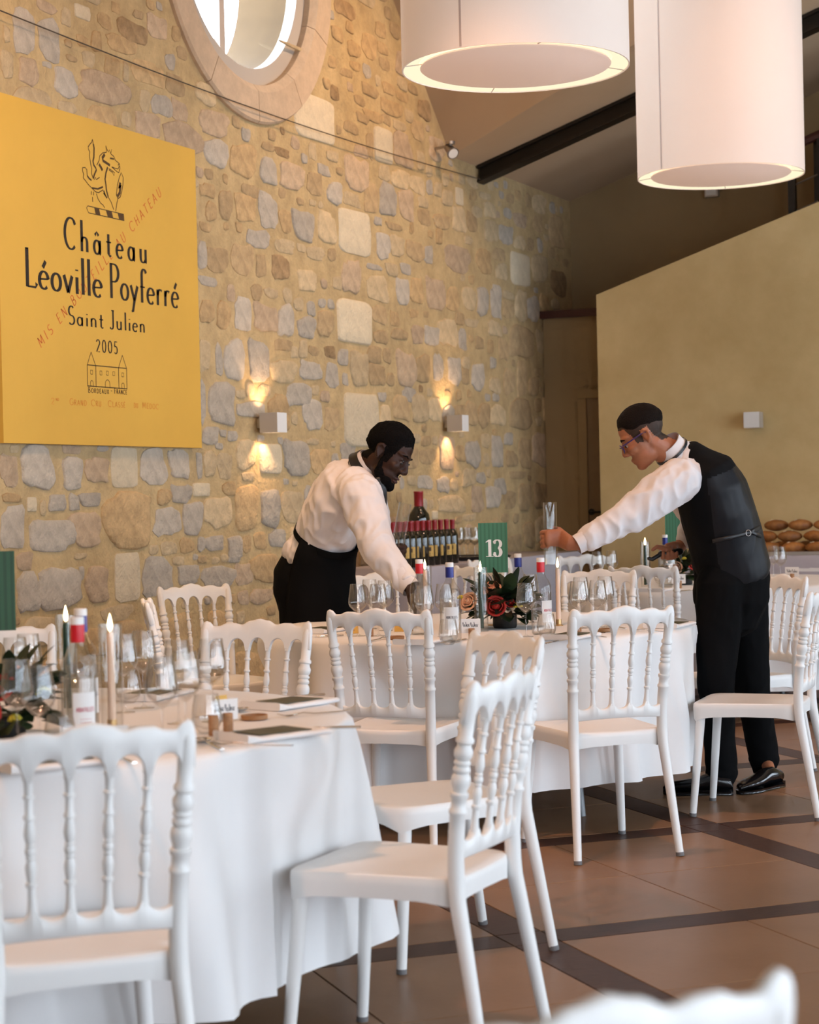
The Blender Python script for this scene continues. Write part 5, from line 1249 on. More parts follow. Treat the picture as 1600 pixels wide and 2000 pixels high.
gold_card(426, 5.0, .045, .052, .8, 'small gold folded card behind the place card on the nearest table')
gold_card(787, 7.95, .075, .042, -.15, 'gold folded card at the waiter\'s reaching hand')
gold_card(686, 7.9, .05, .03, .2, 'small gold folded card behind the leftmost wine glass')
ck = make_cork(); cku = [False]
for (x, y, lab) in ((724, 1243, 'upright cork seen through the arches before the left wine glasses'), (688, 1228, 'upright cork at the left edge of the numbered table'), (827, 1222, 'upright cork behind the white napkin on the numbered table'), (418, 1437, 'upright cork on the nearest table by the tumbler')):
    place(ck, cku, pt(x, y), 0, lab, 'wine corks standing on the tables')
# napkins with menus, cutlery, wooden dishes: set by their two ends
def ends(a, b): 
    A, B = pt(*a), pt(*b); return (A+B)/2, math.atan2(B.y-A.y, B.x-A.x)
npk = make_napkin(); npu = [False]; mn = make_menu(); mnu = [False]
for (a, b, men, lab) in (((478, 1392), (650, 1366), 1, 'the back one of two napkins at the right edge of the nearest table'), ((432, 1452), (628, 1428), 1, 'the front one of two napkins at the right edge of the nearest table'), ((20, 1505), (175, 1488), 1, 'white napkin seen through the near chair'), ((255, 1372), (340, 1352), 1, 'white napkin behind the wine glasses on the nearest table'),
                    ((792, 1262), (860, 1249), 0, 'white napkin before the labelled bottle on the numbered table'), ((1085, 1252), (1148, 1240), 1, 'white napkin left of the centre right chair'), ((1270, 1232), (1345, 1216), 1, 'white napkin at the right edge of the numbered table'), ((590, 1240), (672, 1228), 1, 'white napkin at the left edge of the numbered table'),
                    ((1255, 1160), (1310, 1150), 0, 'white napkin on the background table left of the waiter'), ((1570, 1118), (1612, 1112), 0, 'white napkin on the background table at the right edge')):
    m_, rz = ends(a, b); place(npk, npu, m_, rz+PI, lab, 'folded white napkins')
    if men: place(mn, mnu, m_+Vector((0, 0, .0150)), rz+PI, 'olive menu card lying on '+lab.replace('the back one of two napkins', 'the back napkin').replace('the front one of two napkins', 'the front napkin').replace('white napkin', 'the napkin'), 'olive menu cards')
fk = make_fork(); fku = [False]; kn = make_knife(); knu = [False]; sp = make_spoon(); spu = [False]
for (pr, pu, a, b, lab, g) in (
    (fk, fku, (672, 1392), (556, 1402), 'fork lying beside the back napkin at the right of the nearest table', 'forks'), (fk, fku, (552, 1460), (432, 1457), 'fork lying before the front napkin on the nearest table', 'forks'), (fk, fku, (262, 1494), (215, 1474), 'fork seen through the near chair', 'forks'),
    (kn, knu, (600, 1362), (535, 1368), 'knife behind the back napkin on the nearest table', 'knives'), (kn, knu, (668, 1424), (560, 1427), 'knife beyond the front napkin on the nearest table', 'knives'), (sp, spu, (400, 1402), (470, 1391), 'spoon by the wooden dish on the nearest table', 'spoons'), (sp, spu, (440, 1470), (385, 1446), 'spoon by the upright cork on the nearest table', 'spoons'),
    (fk, fku, (712, 1256), (770, 1244), 'fork seen through the arches of the chair before the aproned waiter', 'forks'), (kn, knu, (862, 1258), (912, 1249), 'knife before the place card on the numbered table', 'knives'), (kn, knu, (1135, 1240), (1182, 1246), 'knife under the arches of the centre right chair', 'knives'), (sp, spu, (1235, 1232), (1180, 1222), 'spoon under the arches of the centre right chair', 'spoons'), (fk, fku, (1298, 1236), (1238, 1232), 'fork at the right edge of the numbered table', 'forks'), (kn, knu, (640, 1244), (598, 1246), 'knife at the left edge of the numbered table', 'knives'), (kn, knu, (1070, 1258), (1110, 1250), 'knife beside the napkin left of the centre right chair', 'knives'), (kn, knu, (1330, 1156), (1365, 1153), 'knife on the background table', 'knives')):
    m_, rz = ends(a, b); place(pr, pu, m_, rz, lab, g)
cs = make_coaster(); csu = [False]
for (x, y, lab) in ((497, 1406), (258, 1478), (773, 1249), (1180, 1234)) and (((497, 1406), 0, 'small wooden dish between the napkins on the nearest table'), ((262, 1462), 0, 'small wooden dish seen through the near chair'), ((773, 1249), 0, 'small wooden dish behind the chair before the aproned waiter'), ((1180, 1234), 0, 'small wooden dish under the arches of the centre right chair')):
    place(cs, csu, pt(*x), 0, lab, 'small wooden dishes')

# ------------------------------------------------------------------ buffet with wine along the stone wall
BH = .865
def cloth_box(name, x0, x1, y0, y1, h, label, seed):
    mb = MB(); r = random.Random(seed)
    pts = []
    for (a, b, n_) in (((x0, y0), (x1, y0), 12), ((x1, y0), (x1, y1), 40), ((x1, y1), (x0, y1), 12), ((x0, y1), (x0, y0), 40)):
        for k in range(n_): f = k/n_; pts.append((a[0]+(b[0]-a[0])*f, a[1]+(b[1]-a[1])*f))
    cx, cy = (x0+x1)/2, (y0+y1)/2; n = len(pts); vs = []
    rows = [(0, h, 0), (-.008, h-.008, 0), (-.008, h-.1, .2), (-.008, h*.5, .6), (-.008, .03, 1)]
    vs += [(p[0], p[1], h) for p in pts]
    for (o, z, f) in rows[1:]:
        for i, p in enumerate(pts):
            d = Vector((p[0]-cx, p[1]-cy)).normalized(); a = .008+.012*f*math.sin(i*1.15+math.sin(i*.31)*2); vs.append((p[0]+d.x*a, p[1]+d.y*a, z))
    fs = [tuple(range(n-1, -1, -1))]
    for k in range(len(rows)-1):
        for i in range(n): j = (i+1) % n; fs.append((k*n+i, k*n+j, (k+1)*n+j, (k+1)*n+i))
    mb.add(vs, fs); o = mb.build(name, 'buffet_cloth', flat_angle=50); tag(o, label, 'buffet table'); return o
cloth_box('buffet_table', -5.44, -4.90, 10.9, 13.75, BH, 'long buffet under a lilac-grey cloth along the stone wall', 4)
def make_wine_bottle(h=.285, r=.0375, name='wine_bottle'):
    e = thing(name, '', 'bottle'); s = h/.30
    MB().lathe([(0, .004), (r*.9, 0), (r, .006), (r, .185*s), (r*.93, .203*s), (r*.62, .222*s), (r*.40, .238*s), (r*.37, .262*s), (r*.37, h-.012), (r*.42, h-.010), (r*.42, h-.002), (0, h-.002)], (0, 0, 0), 24, caps=False).build('glass_body', 'wine_glass_dark', e, flat_angle=0)
    MB().lathe([(r*.41, h-.068*s), (r*.42, h-.06*s), (r*.43, h-.012), (r*.46, h-.008), (r*.44, h), (0, h)], (0, 0, 0), 20, caps=False).build('capsule', 'capsule_red', e)
    lb = MB(); vs = []; K = 12
    for k in range(K+1):
        a = -PI/2+(-.75+1.5*k/K)
        for z in (.062*s, .135*s): vs.append(((r+.0004)*math.cos(a), (r+.0004)*math.sin(a), z))
    lb.add(vs, [(2*k, 2*k+2, 2*k+3, 2*k+1) for k in range(K)]); L = lb.build('label', 'label_gold', e, flat_angle=0)
    pr = MB(); rr = r+.0008
    for (a0, a1, z0, z1) in ((-.22, .22, .098, .124), (-.45, .45, .080, .085), (-.4, .4, .070, .073)):
        pr.add([(rr*math.cos(-PI/2+a), rr*math.sin(-PI/2+a), z*s) for a, z in ((a0, z0), (0, z0), (a1, z0), (a1, z1), (0, z1), (a0, z1))], [(0, 1, 4, 5), (1, 2, 3, 4)])
    flatobj(pr, 'label_print', 'sign_ink_thin', L)
    return e
wb = make_wine_bottle(); wbu = [False]; rr = random.Random(3)
ypos = lambda px, X: onx(px, 1075, X).y
ord_ = ['first', 'second', 'third', 'fourth', 'fifth', 'sixth', 'seventh', 'eighth', 'ninth', 'tenth', 'eleventh', 'twelfth']
fr = [757+11.6*k for k in range(12)]
for k, px in enumerate(fr):
    X = -5.0; p_ = Vector((X, ypos(px, X), BH)); place(wb, wbu, p_, CAMDIR(p_)+rr.uniform(-.5, .3), 'wine bottle with red capsule, %s from left in the front row on the buffet' % ord_[k], 'wine bottles on the buffet')
for k in range(10):
    X = -5.13; p_ = Vector((X, ypos(772+11.2*k, X), BH)); place(wb, wbu, p_, CAMDIR(p_)+rr.uniform(-1.2, 1.2), 'wine bottle with red capsule, %s from left in the back row on the buffet' % ord_[k], 'wine bottles on the buffet')
X = -5.29; big = make_wine_bottle(.475, .0725, 'large_wine_bottle'); big['label'] = 'oversized dark wine bottle towering behind the bottle rows on the buffet'; big.location = (X, ypos(820, X), BH); big.rotation_euler = (0, 0, CAMDIR(big.location))
trY = ypos(925, -5.1); tr = thing('serving_tray', 'dark round tray of glasses on the buffet behind the number card', 'tray', (-5.12, trY, BH))
MB().lathe([(0, .003), (.26, .003), (.275, .02), (.27, .022), (.255, .008), (0, .008)], (0, 0, 0), 40, caps=False).build('tray_body', 'pot_black', tr); MB().lathe([(.268, .02), (.278, .024), (.268, .026)], (0, 0, 0), 40, caps=False).build('tray_rim', 'pot_black', tr)
for k, (dx, dy) in enumerate(((.10, -.17), (.12, -.08), (.13, .01), (.10, .10), (0, -.19), (.02, -.10), (.03, 0), (.01, .09), (-.08, -.12), (-.07, -.02), (-.08, .08))):
    place(wg, wgu, Vector((-5.12+dx, trY+dy, BH+.0095)), 0, 'clear glass among those crowded on the tray behind the number card', 'glasses on the buffet tray')
# bread buffet in front of the stair wall
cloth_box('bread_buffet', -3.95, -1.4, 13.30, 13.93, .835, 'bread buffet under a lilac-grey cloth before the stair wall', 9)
tr2 = thing('bread_tray', 'long metal tray under the bread rolls at the right edge', 'tray', (-3.05, 13.50, .835))
MB().box((0, 0, .006), (1.15, .38, .010)).build('tray_base', 'tray', tr2, smooth=False)
rim = MB()
for c, d in (((0, -.19, .014), (1.15, .012, .024)), ((0, .19, .014), (1.15, .012, .024)), ((-.575, 0, .014), (.012, .39, .024)), ((.575, 0, .014), (.012, .39, .024))): rim.box(c, d)
rim.build('tray_rim', 'tray', tr2, smooth=False)
def make_roll():
    e = thing('bread_roll', '', 'bread'); mb = MB(); mb.tube([(-.085+.17*k/10, 0, .04) for k in range(11)], [.004+.045*math.sin(PI*(k+.2)/10.4)**.55 for k in range(11)], 16, lat=(0, 1, 0), rad2=[.003+.038*math.sin(PI*(k+.2)/10.4)**.55 for k in range(11)]); mb.build('crust', 'bread', e, flat_angle=0)
    sl = MB()
    for q in (-.03, .02): sl.tube([(q-.02, -.02, .073), (q, 0, .0775), (q+.02, .02, .073)], [.002, .006, .002], 8)
    sl.build('score_mark', 'stone_cream', e); return e
rl = make_roll(); rlu = [False]; rr = random.Random(5)
names = ['leftmost', 'second from the left', 'third from the left', 'fourth from the left', 'fifth from the left', 'sixth from the left']
for lvl, (nn, z, y0) in enumerate(((6, .012, -.09), (6, .014, .06), (5, .090, -.02), (3, .168, .0))):
    for k in range(nn):
        x = -.5+.175*k+lvl*.07
        place(rl, rlu, Vector((-3.05+x, 13.50+y0+rr.uniform(-.02, .02), .835+z)), rr.uniform(-.5, .5), 'golden bread roll, %s in the %s of the pile' % (names[k], ('front row', 'back row', 'second layer', 'top layer')[lvl]), 'bread rolls on the buffet')

# ------------------------------------------------------------------ people
from mathutils import noise
def blob(mb, voxel, smooth_it, disp=0.0, dscale=10.0, dstretch=(1, 1, 1), seed=0.0):
    # joins overlapping closed pieces into one continuous surface
    me = mb.mesh('tmp'); bm = bmesh.new(); bm.from_mesh(me); bmesh.ops.recalc_face_normals(bm, faces=bm.faces); bm.to_mesh(me); bm.free()
    o = bpy.data.objects.new('tmp', me); COL.objects.link(o)
    r = o.modifiers.new('r', 'REMESH'); r.mode = 'VOXEL'; r.voxel_size = voxel; r.adaptivity = 0
    if smooth_it: s = o.modifiers.new('s', 'SMOOTH'); s.factor = .5; s.iterations = smooth_it
    dg = bpy.context.evaluated_depsgraph_get(); out = bpy.data.meshes.new_from_object(o.evaluated_get(dg))
    bpy.data.objects.remove(o)
    if disp:
        out.update(); nrm = [v.normal.copy() for v in out.vertices]
        for v, n in zip(out.vertices, nrm):
            p = Vector((v.co.x*dstretch[0], v.co.y*dstretch[1], v.co.z*dstretch[2]))*dscale+Vector((seed,)*3)
            k = noise.noise(p)+.5*noise.noise(p*2.1)
            v.co += n*disp*(1-2*abs(k)) if k > -2 else n*0
    return out
def tabx(t, x):
    for (a, b) in zip(t, t[1:]):
        if a[0] >= x >= b[0]: f = (a[0]-x)/(a[0]-b[0]); f = f*f*(3-2*f); return a[1]+(b[1]-a[1])*f
    return t[0][1] if x > t[0][0] else t[-1][1]
def crop(o, c, m, s, base, table, mat, zmax=.2):
    # closely cropped hair: the faces of the scalp above the hair line
    me = o.data; me.materials.append(MATS[mat]); mt = m.transposed(); c = Vector(c)-Vector(base)
    for pl in me.polygons:
        q = pl.center-c
        if q.length > .22*s: continue
        l = (mt @ q)/s
        if l.x < .085 and abs(l.y) < .083 and l.z > tabx(table, l.x): pl.material_index = 1
class Fig:
    def __init__(s, name, label, base): s.o = thing(name, label, 'person', base); s.b = Vector(base)
    def loc(s, p): return Vector(p)-s.b
    def put(s, name, me, mat, parent=None, label=None):
        o = obj(name, me, mat, parent or s.o, True, 0)
        if label: o['label'] = label
        return o
def A(x, y, d): return at(x, y, d)
def shift(mb, b): mb.v = [tuple(Vector(v)-b) for v in mb.v]; return mb
def tubes(mb, nodes, lat, n=20):
    mb.tube([q[0] for q in nodes], [q[1] for q in nodes], n, lat=lat, rad2=[q[2] for q in nodes], round_caps=True)
def head_parts(mb, c, fwd, up, s=1.0, slim=1.0):
    f = Vector(fwd).normalized(); u = Vector(up); u = (u-f*u.dot(f)).normalized(); l = u.cross(f)
    m = Matrix((f, l, u)).transposed()
    def P(x, y, z): return Vector(c)+m @ (Vector((x, y, z))*s)
    def E(p, r): mb.ell(P(*p), (r[0]*s, r[1]*s, r[2]*s), m, 24, 16)
    E((-.010, 0, .048), (.099, .077, .088)); E((.030, 0, -.005), (.066, .064, .085)); E((.028, 0, -.060), (.062, .055, .052)); E((.066, 0, -.100), (.026, .028, .022)); E((.045, 0, -.085), (.045, .045, .032))
    E((.062, 0, .034), (.034, .058, .018))                                     # brow
    for y in (-.033, .033): E((.0755, y, .0135), (.0125, .0150, .0085)); E((.0735, y, -.006), (.0120, .0140, .0070))     # eye lids
    for y in (-.034, .034): E((.062, y*1.1, -.022), (.026, .024, .022))         # cheek bones
    mb.tube([P(.086, 0, .022), P(.099, 0, -.002), P(.109, 0, -.025)], [.009*s, .0110*s, .0125*s], 10, round_caps=True)
    for y in (-.013, .013): E((.099, y, -.031), (.012, .0105, .0095))
    mb.tube([P(.083, -.022, -.066), P(.094, 0, -.062), P(.083, .022, -.066)], [.005*s, .0075*s, .005*s], 8, round_caps=True)
    mb.tube([P(.080, -.020, -.077), P(.090, 0, -.077), P(.080, .020, -.077)], [.005*s, .008*s, .005*s], 8, round_caps=True)
    for y in (-1, 1):
        E((-.012, y*.074, -.002), (.017, .010, .030)); mb.tube([P(-.004, y*.078, -.026), P(-.022, y*.087, -.004), P(-.024, y*.090, .018), P(-.010, y*.087, .030), P(.002, y*.080, .020)], .0062*s, 8, round_caps=True)
    return P, m
def hair_cap(P, c_loc, radii, line, lift=.010, nu=48, nv=30, jag=.004, seed=1):
    # a close crop: shell over the skull that ends at the hair line
    mb = MB(); r = random.Random(seed); idx = {}; vs = []; fs = []
    def keep(x, y, z): return line(x, y, z)
    for i in range(nv+1):
        ph = PI*i/nv
        for j in range(nu):
            t = 2*PI*j/nu
            x, y, z = radii[0]*math.sin(ph)*math.cos(t), radii[1]*math.sin(ph)*math.sin(t), radii[2]*math.cos(ph)
            k = keep(x, y, z); g = max(0.0, min(1.0, k/.045)); g = g**.7
            sc_ = 1+(lift*g-.010*(1-g))/max(radii)+r.uniform(-1, 1)*jag*g/.1
            vs.append((P(c_loc[0]+x*sc_, c_loc[1]+y*sc_, c_loc[2]+z*sc_), k))
    for i in range(nv):
        for j in range(nu):
            q = (i*nu+j, (i+1)*nu+j, (i+1)*nu+(j+1) % nu, i*nu+(j+1) % nu)
            if max(vs[a][1] for a in q) > -.012: fs.append(q)
    mb.add([v[0] for v in vs], fs); return mb
def finger_grip(mb, C, Ax, e1, e2, R, h, a0, a1, r0=.0092, n=5, drop=0.0):
    pts = []
    for k in range(n):
        a = a0+(a1-a0)*k/(n-1); pts.append(Vector(C)+Vector(Ax)*(h-drop*k/(n-1))+(Vector(e1)*math.cos(a)+Vector(e2)*math.sin(a))*(R+r0*.92))
    mb.tube(pts, [r0*1.05, r0*1.02, r0, r0*.95, r0*.82], 10, round_caps=True); return pts

# ---- the waiter in the waistcoat (right)
base = onz(1432, 1545, 0)
W2 = Fig('person', 'waiter in a black waistcoat and glasses bending left over the numbered table', base); V = FWD
torso = [(A(1322, 880, 8.28), .055, .055), (A(1345, 900, 8.28), .15, .085), (A(1366, 925, 8.28), .205, .128), (A(1383, 960, 8.28), .200, .146), (A(1400, 1005, 8.29), .180, .150), (A(1417, 1052, 8.31), .165, .150), (A(1428, 1100, 8.34), .170, .152), (A(1430, 1135, 8.36), .175, .160)]
sh, el, wr = A(1332, 935, 8.10), A(1228, 1010, 8.02), A(1130, 1062, 7.99)
sh2, el2, wr2 = A(1325, 925, 8.47), A(1362, 1020, 8.60), A(1326, 1070, 8.55)
hipN, kneeN, ankN = A(1408, 1140, 8.25), A(1398, 1330, 8.24), A(1410, 1505, 8.28)
hipF, kneeF, ankF = A(1450, 1140, 8.46), A(1468, 1335, 8.48), A(1492, 1478, 8.52)
f2 = (RGT*-.855-UPV*.52+FWD*.10).normalized(); u2 = RGT*-.52+UPV*.855
HEAD2 = A(1258, 853, 8.20)
GC = A(1075, 1050, 8.06)                                    # middle of the held cylinder
GAx = (A(1074, 985, 8.06)-A(1076, 1100, 8.06)).normalized()
mb = MB()
P2, m2 = head_parts(mb, HEAD2, f2, u2, 1.0)
mb.tube([P2(-.012, 0, -.03), A(1300, 880, 8.24), A(1330, 898, 8.28)], [.058, .060, .075], 18, round_caps=True)
tubes(mb, [(p, a-.055, b-.035) for p, a, b in torso[1:]], V)
for (a, b, c) in ((sh, el, wr), (sh2, el2, wr2)): mb.tube([a, b, c], [.052, .042, .029], 14, round_caps=True)
for (a, b, c) in ((hipN, kneeN, ankN), (hipF, kneeF, ankF)): mb.tube([a, b, c], [.080, .056, .040], 14, round_caps=True)
for (a, hp_, tp_) in ((ankN, onz(1428, 1552, 0), onz(1305, 1551, 0)), (ankF, onz(1520, 1536, 0), onz(1440, 1553, 0))):
    d_ = (tp_-hp_).normalized(); z_ = Vector((0, 0, 1)); mb.tube([a, hp_+d_*.045+z_*.055, hp_+d_*.10+z_*.042, hp_+d_*.17+z_*.036], [.032, .024, .020, .016], 12, round_caps=True)
# left hand: back to the viewer, fingers closed round the cylinder
e1 = (-FWD-GAx*(-FWD).dot(GAx)).normalized(); e2 = (-RGT-GAx*(-RGT).dot(GAx)).normalized()
RT = .0285
palm_c = GC+RGT*.040-FWD*.026
mb.tube([wr, A(1112, 1061, 7.99), palm_c, GC+(e1*math.cos(.35)+e2*math.sin(.35))*(RT+.014)], [.027, .034, .040, .036], 16, lat=GAx, rad2=[.023, .020, .016, .013], round_caps=True)
for k, (h, a1, r0) in enumerate(((.026, 3.3, .0095), (.006, 3.5, .0098), (-.014, 3.4, .0094), (-.033, 3.0, .0082))):
    finger_grip(mb, GC, GAx, e1, e2, RT, h, .25, a1, r0, drop=.010)
mb.tube([palm_c+GAx*.022+FWD*.012, GC+RGT*(RT+.012)+GAx*.034+FWD*.008, GC+RGT*(RT*.7)+GAx*.040+FWD*(RT+.008)], [.014, .0115, .0095], 10, round_caps=True)
# right hand round the lighter
hc = A(1303, 1079, 8.50)
mb.tube([wr2, A(1318, 1071, 8.53), hc+UPV*.008], [.026, .033, .034], 14, lat=UPV, rad2=[.022, .018, .015], round_caps=True)
for k, (dx, dl) in enumerate(((-.020, .0), (.002, .004), (.022, .002), (.040, -.006))):
    b0 = hc+RGT*dx+UPV*.016-FWD*.0; mb.tube([b0+FWD*.01, b0+FWD*.020-UPV*.018, b0-UPV*(.040+dl)+FWD*.004, b0-UPV*(.040+dl)-FWD*.022, b0-UPV*.016-FWD*.028], [.0098, .0098, .0095, .009, .0078], 10, round_caps=True)
mb.tube([hc+RGT*.012+UPV*.014-FWD*.012, A(1283, 1068, 8.47), A(1275, 1074, 8.46)], [.013, .011, .0088], 10, round_caps=True)
b2_ = W2.put('body', blob(shift(mb, W2.b), .0046, 2), 'skin_light')
crop(b2_, HEAD2, m2, 1.0, W2.b, [(.085, .080), (.060, .072), (.048, .040), (.038, -.008), (.012, -.016), (.004, .034), (-.030, .036), (-.040, -.020), (-.060, -.052), (-.11, -.060)], 'hair_fade')
# face
g = MB()
for y in (-.033, .033): g.ell(P2(.079, y, .004), (.0095, .0095, .0085), None, 12, 8)
W2.put('eyes', shift(g, W2.b).mesh('eyes'), 'eye_white')
g = MB()
for y in (-.033, .033): g.ell(P2(.0865, y, .004), (.0055, .0055, .0055), None, 10, 6)
W2.put('irises', shift(g, W2.b).mesh('irises'), 'eye_dark')
g = MB()
for y in (-1, 1): g.tube([P2(.093, y*.014, .030), P2(.092, y*.032, .036), P2(.080, y*.050, .030)], [.003, .0038, .002], 6)
W2.put('eyebrows', shift(g, W2.b).mesh('eyebrows'), 'hair_brown')
def line2(x, y, z):
    # distance above the hair line (local skull frame): high at the brow, low at the nape
    return z-tabx([(.12, .030), (.075, .026), (.055, .004), (.03, -.008), (0, -.006), (-.05, -.020), (-.11, -.040)], x)
W2.put('hair', shift(hair_cap(P2, (-.010, 0, .046), (.1015, .0792, .0905), line2, .0075, jag=.0012, seed=3), W2.b).mesh('hair'), 'hair_brown')
# spectacles
e = thing('eyeglasses', 'purple-framed glasses worn by the waiter in the waistcoat', 'glasses', tuple(P2(.1, 0, .01)))
eb = P2(.1, 0, .01); g = MB()
for y in (-1, 1): g.tube([P2(.098, y*.060, .014), P2(.06, y*.078, .016), P2(-.008, y*.084, .020), P2(-.030, y*.084, .006)], [.0034, .0030, .0026, .0022], 8)
shift(g, eb).build('temples', 'glasses_purple', e)
g = MB()
for y in (-1, 1):
    g.tube([P2(.108-.010*abs(math.cos(t))*.5, y*.034+.024*math.cos(t), .002+.017*math.sin(t)) for t in [2*PI*k/20 for k in range(21)]], .0024, 6, caps=False)
g.tube([P2(.108, -.010, .008), P2(.112, 0, .011), P2(.108, .010, .008)], .0022, 6); shift(g, eb).build('rims', 'glasses_purple', e)
g = MB()
for y in (-1, 1): g.add([P2(.106, y*.034+.023*math.cos(2*PI*k/20), .002+.016*math.sin(2*PI*k/20)) for k in range(20)], [tuple(range(20))])
shift(g, eb).build('lenses', 'glass', e, smooth=False, recalc=False)
# shirt, waistcoat, trousers, shoes
mb = MB()
tubes(mb, [(torso[1][0], .12, .078)]+[(p, a-.016, b-.014) for p, a, b in torso[2:7]], V)
up_mid = sh.lerp(el, .5)+UPV*.008
mb.tube([A(1345, 930, 8.17), sh, up_mid, el, el.lerp(wr, .45), wr+(el-wr)*.10], [.070, .086, .083, .068, .054, .044], 18, round_caps=False)
mb.tube([sh2, sh2.lerp(el2, .5), el2, el2.lerp(wr2, .6)], [.085, .080, .066, .046], 18, round_caps=True)
W2.put('shirt', blob(shift(mb, W2.b), .0068, 3, .0105, 13, (1, 1, .6), 3.1), 'shirt')
g = MB(); d = (wr-el).normalized(); g.tube([wr-d*.060, wr-d*.03, wr+d*.010], [.0445, .043, .041], 24, caps=False); g.tube([wr+d*.010, wr-d*.03], [.039, .039], 24, caps=False)
W2.put('cuff', shift(g, W2.b).mesh('cuff'), 'shirt')
g = MB()                                                     # stand collar
cc, ca = A(1306, 874, 8.24), (A(1285, 846, 8.22)-A(1330, 900, 8.28)).normalized()
g.tube([cc-ca*.042, cc-ca*.01, cc+ca*.022], [.080, .071, .069], 28, caps=False, lat=V, rad2=[.082, .072, .070]); g.tube([cc+ca*.022, cc-ca*.02], [.064, .066], 28, caps=False, lat=V, rad2=[.065, .067])
W2.put('collar', shift(g, W2.b).mesh('collar'), 'shirt')
g = MB(); g.tube([cc-ca*.026, cc-ca*.014], [.0790, .0770], 28, caps=False, lat=V, rad2=[.0810, .0785]); W2.put('neck_ribbon', shift(g, W2.b).mesh('neck_ribbon'), 'black_satin')
mb = MB(); vest = [(A(1354, 898, 8.29), .150, .080), (A(1372, 922, 8.29), .225, .132), (A(1389, 960, 8.29), .226, .154), (A(1402, 1005, 8.29), .205, .160)]+[(p, a+.014, b+.010) for p, a, b in torso[5:7]]+[(A(1430, 1112, 8.35), .182, .163)]
tubes(mb, vest, V, 28); vm = blob(shift(mb, W2.b), .008, 6, .004, 7, (1, 1, .6), 8)
vo = W2.put('waistcoat', vm, 'vest_front')
vm.materials.append(MATS['vest_satin'])
# the back panel of the waistcoat is satin: everything behind the side seam
axis0, axis1 = W2.loc(A(1352, 905, 8.28)), W2.loc(A(1410, 1110, 8.34)); ax = (axis1-axis0)
for pl in vm.polygons:
    cpt = pl.center; t = (cpt-axis0).dot(ax)/ax.length_squared; q = cpt-(axis0+ax*t)
    if q.dot(RGT) > .02-.05*t and t > .10: pl.material_index = 1
g = MB(); sa, sb_, sc2 = A(1412, 1050, 8.12), A(1462, 1042, 8.16), A(1492, 1020, 8.30)
g.tube([A(1392, 1057, 8.108), A(1430, 1049, 8.108), A(1466, 1040, 8.140), A(1484, 1030, 8.185)], .009, 8, lat=UPV, rad2=.003); g.tube([A(1466, 1038, 8.138), A(1487, 1048, 8.200)], .008, 8, lat=UPV, rad2=.003)
st_ = W2.put('waist_strap', shift(g, W2.b).mesh('waist_strap'), 'black_satin')
g = MB(); g.tube([A(1462+5*math.cos(t), 1041+6*math.sin(t), 8.130) for t in [2*PI*k/12 for k in range(13)]], .0018, 6, caps=False); W2.put('buckle', shift(g, W2.b).mesh('buckle'), 'steel', st_)
mb = MB()
tubes(mb, [(A(1427, 1098, 8.34), .176, .155), (A(1429, 1130, 8.36), .182, .166), (A(1428, 1175, 8.36), .178, .160)], V)
for (a, b, c, k) in ((hipN, kneeN, ankN, 0), (hipF, kneeF, ankF, 1)):
    mb.tube([a, a.lerp(b, .5), b, b.lerp(c, .6), b.lerp(c, .92), c+Vector((0, 0, .0))], [.108, .094, .078, .066, .066, .060], 18, round_caps=True)
    cuff_ = c-UPV*.010; mb.tube([cuff_+UPV*.03, cuff_, cuff_-UPV*.025], [.060, .068, .058], 16, round_caps=True)
W2.put('trousers', blob(shift(mb, W2.b), .008, 4, .005, 9, (1, 1, .7), 5), 'black_cloth')
g = MB(); g.tube([A(1427, 1099, 8.34)-UPV*.012, A(1427, 1099, 8.34)+UPV*.012], [.179, .178], 30, caps=False, lat=V, rad2=[.158, .157]); W2.put('belt', shift(g, W2.b).mesh('belt'), 'shoe_leather')
def shoe(fig, heel, toe):
    h, t_ = Vector((heel.x, heel.y, 0)), Vector((toe.x, toe.y, 0)); d = (t_-h).normalized(); L = .285; lat = Vector((0, 0, 1)).cross(d)
    mb = MB(); n = 18
    secs = [(-.010, .020, .030), (.0, .034, .060), (.05, .037, .078), (.10, .038, .075), (.15, .043, .056), (.20, .047, .047), (.25, .040, .038), (.278, .022, .026), (.288, .008, .016)]
    vs = []
    for (s_, ww, hh) in secs:
        for j in range(n):
            a = 2*PI*j/n; vs.append(h+d*s_+lat*(ww*math.cos(a))+Vector((0, 0, .016+max(0, hh*(.5+.5*math.sin(a))**.8))))
    fs = [(i*n+j, i*n+(j+1) % n, (i+1)*n+(j+1) % n, (i+1)*n+j) for i in range(len(secs)-1) for j in range(n)]+[tuple(range(n)), tuple((len(secs)-1)*n+j for j in range(n-1, -1, -1))]
    mb.add(vs, fs); s = fig.put('shoe', shift(mb, fig.b).mesh('shoe'), 'shoe_leather')
    so = MB(); so.prism([(s_, ww+.004) for s_, ww, hh in secs]+[(s_, -ww-.004) for s_, ww, hh in reversed(secs)], .001, .017, lambda u, v, t: h+d*u+lat*v+Vector((0, 0, t))); so_ = shift(so, fig.b)
    fig.put('sole', so_.mesh('sole'), 'foot_rubber' if False else 'shoe_leather', s)
    hl = MB(); hl.prism([(-.008, -.034), (.06, -.036), (.06, .036), (-.008, .034)], .0005, .028, lambda u, v, t: h+d*u+lat*v+Vector((0, 0, t))); fig.put('heel', shift(hl, fig.b).mesh('heel'), 'shoe_leather', s)
shoe(W2, onz(1428, 1552, 0), onz(1305, 1551, 0)); shoe(W2, onz(1520, 1536, 0), onz(1440, 1553, 0))
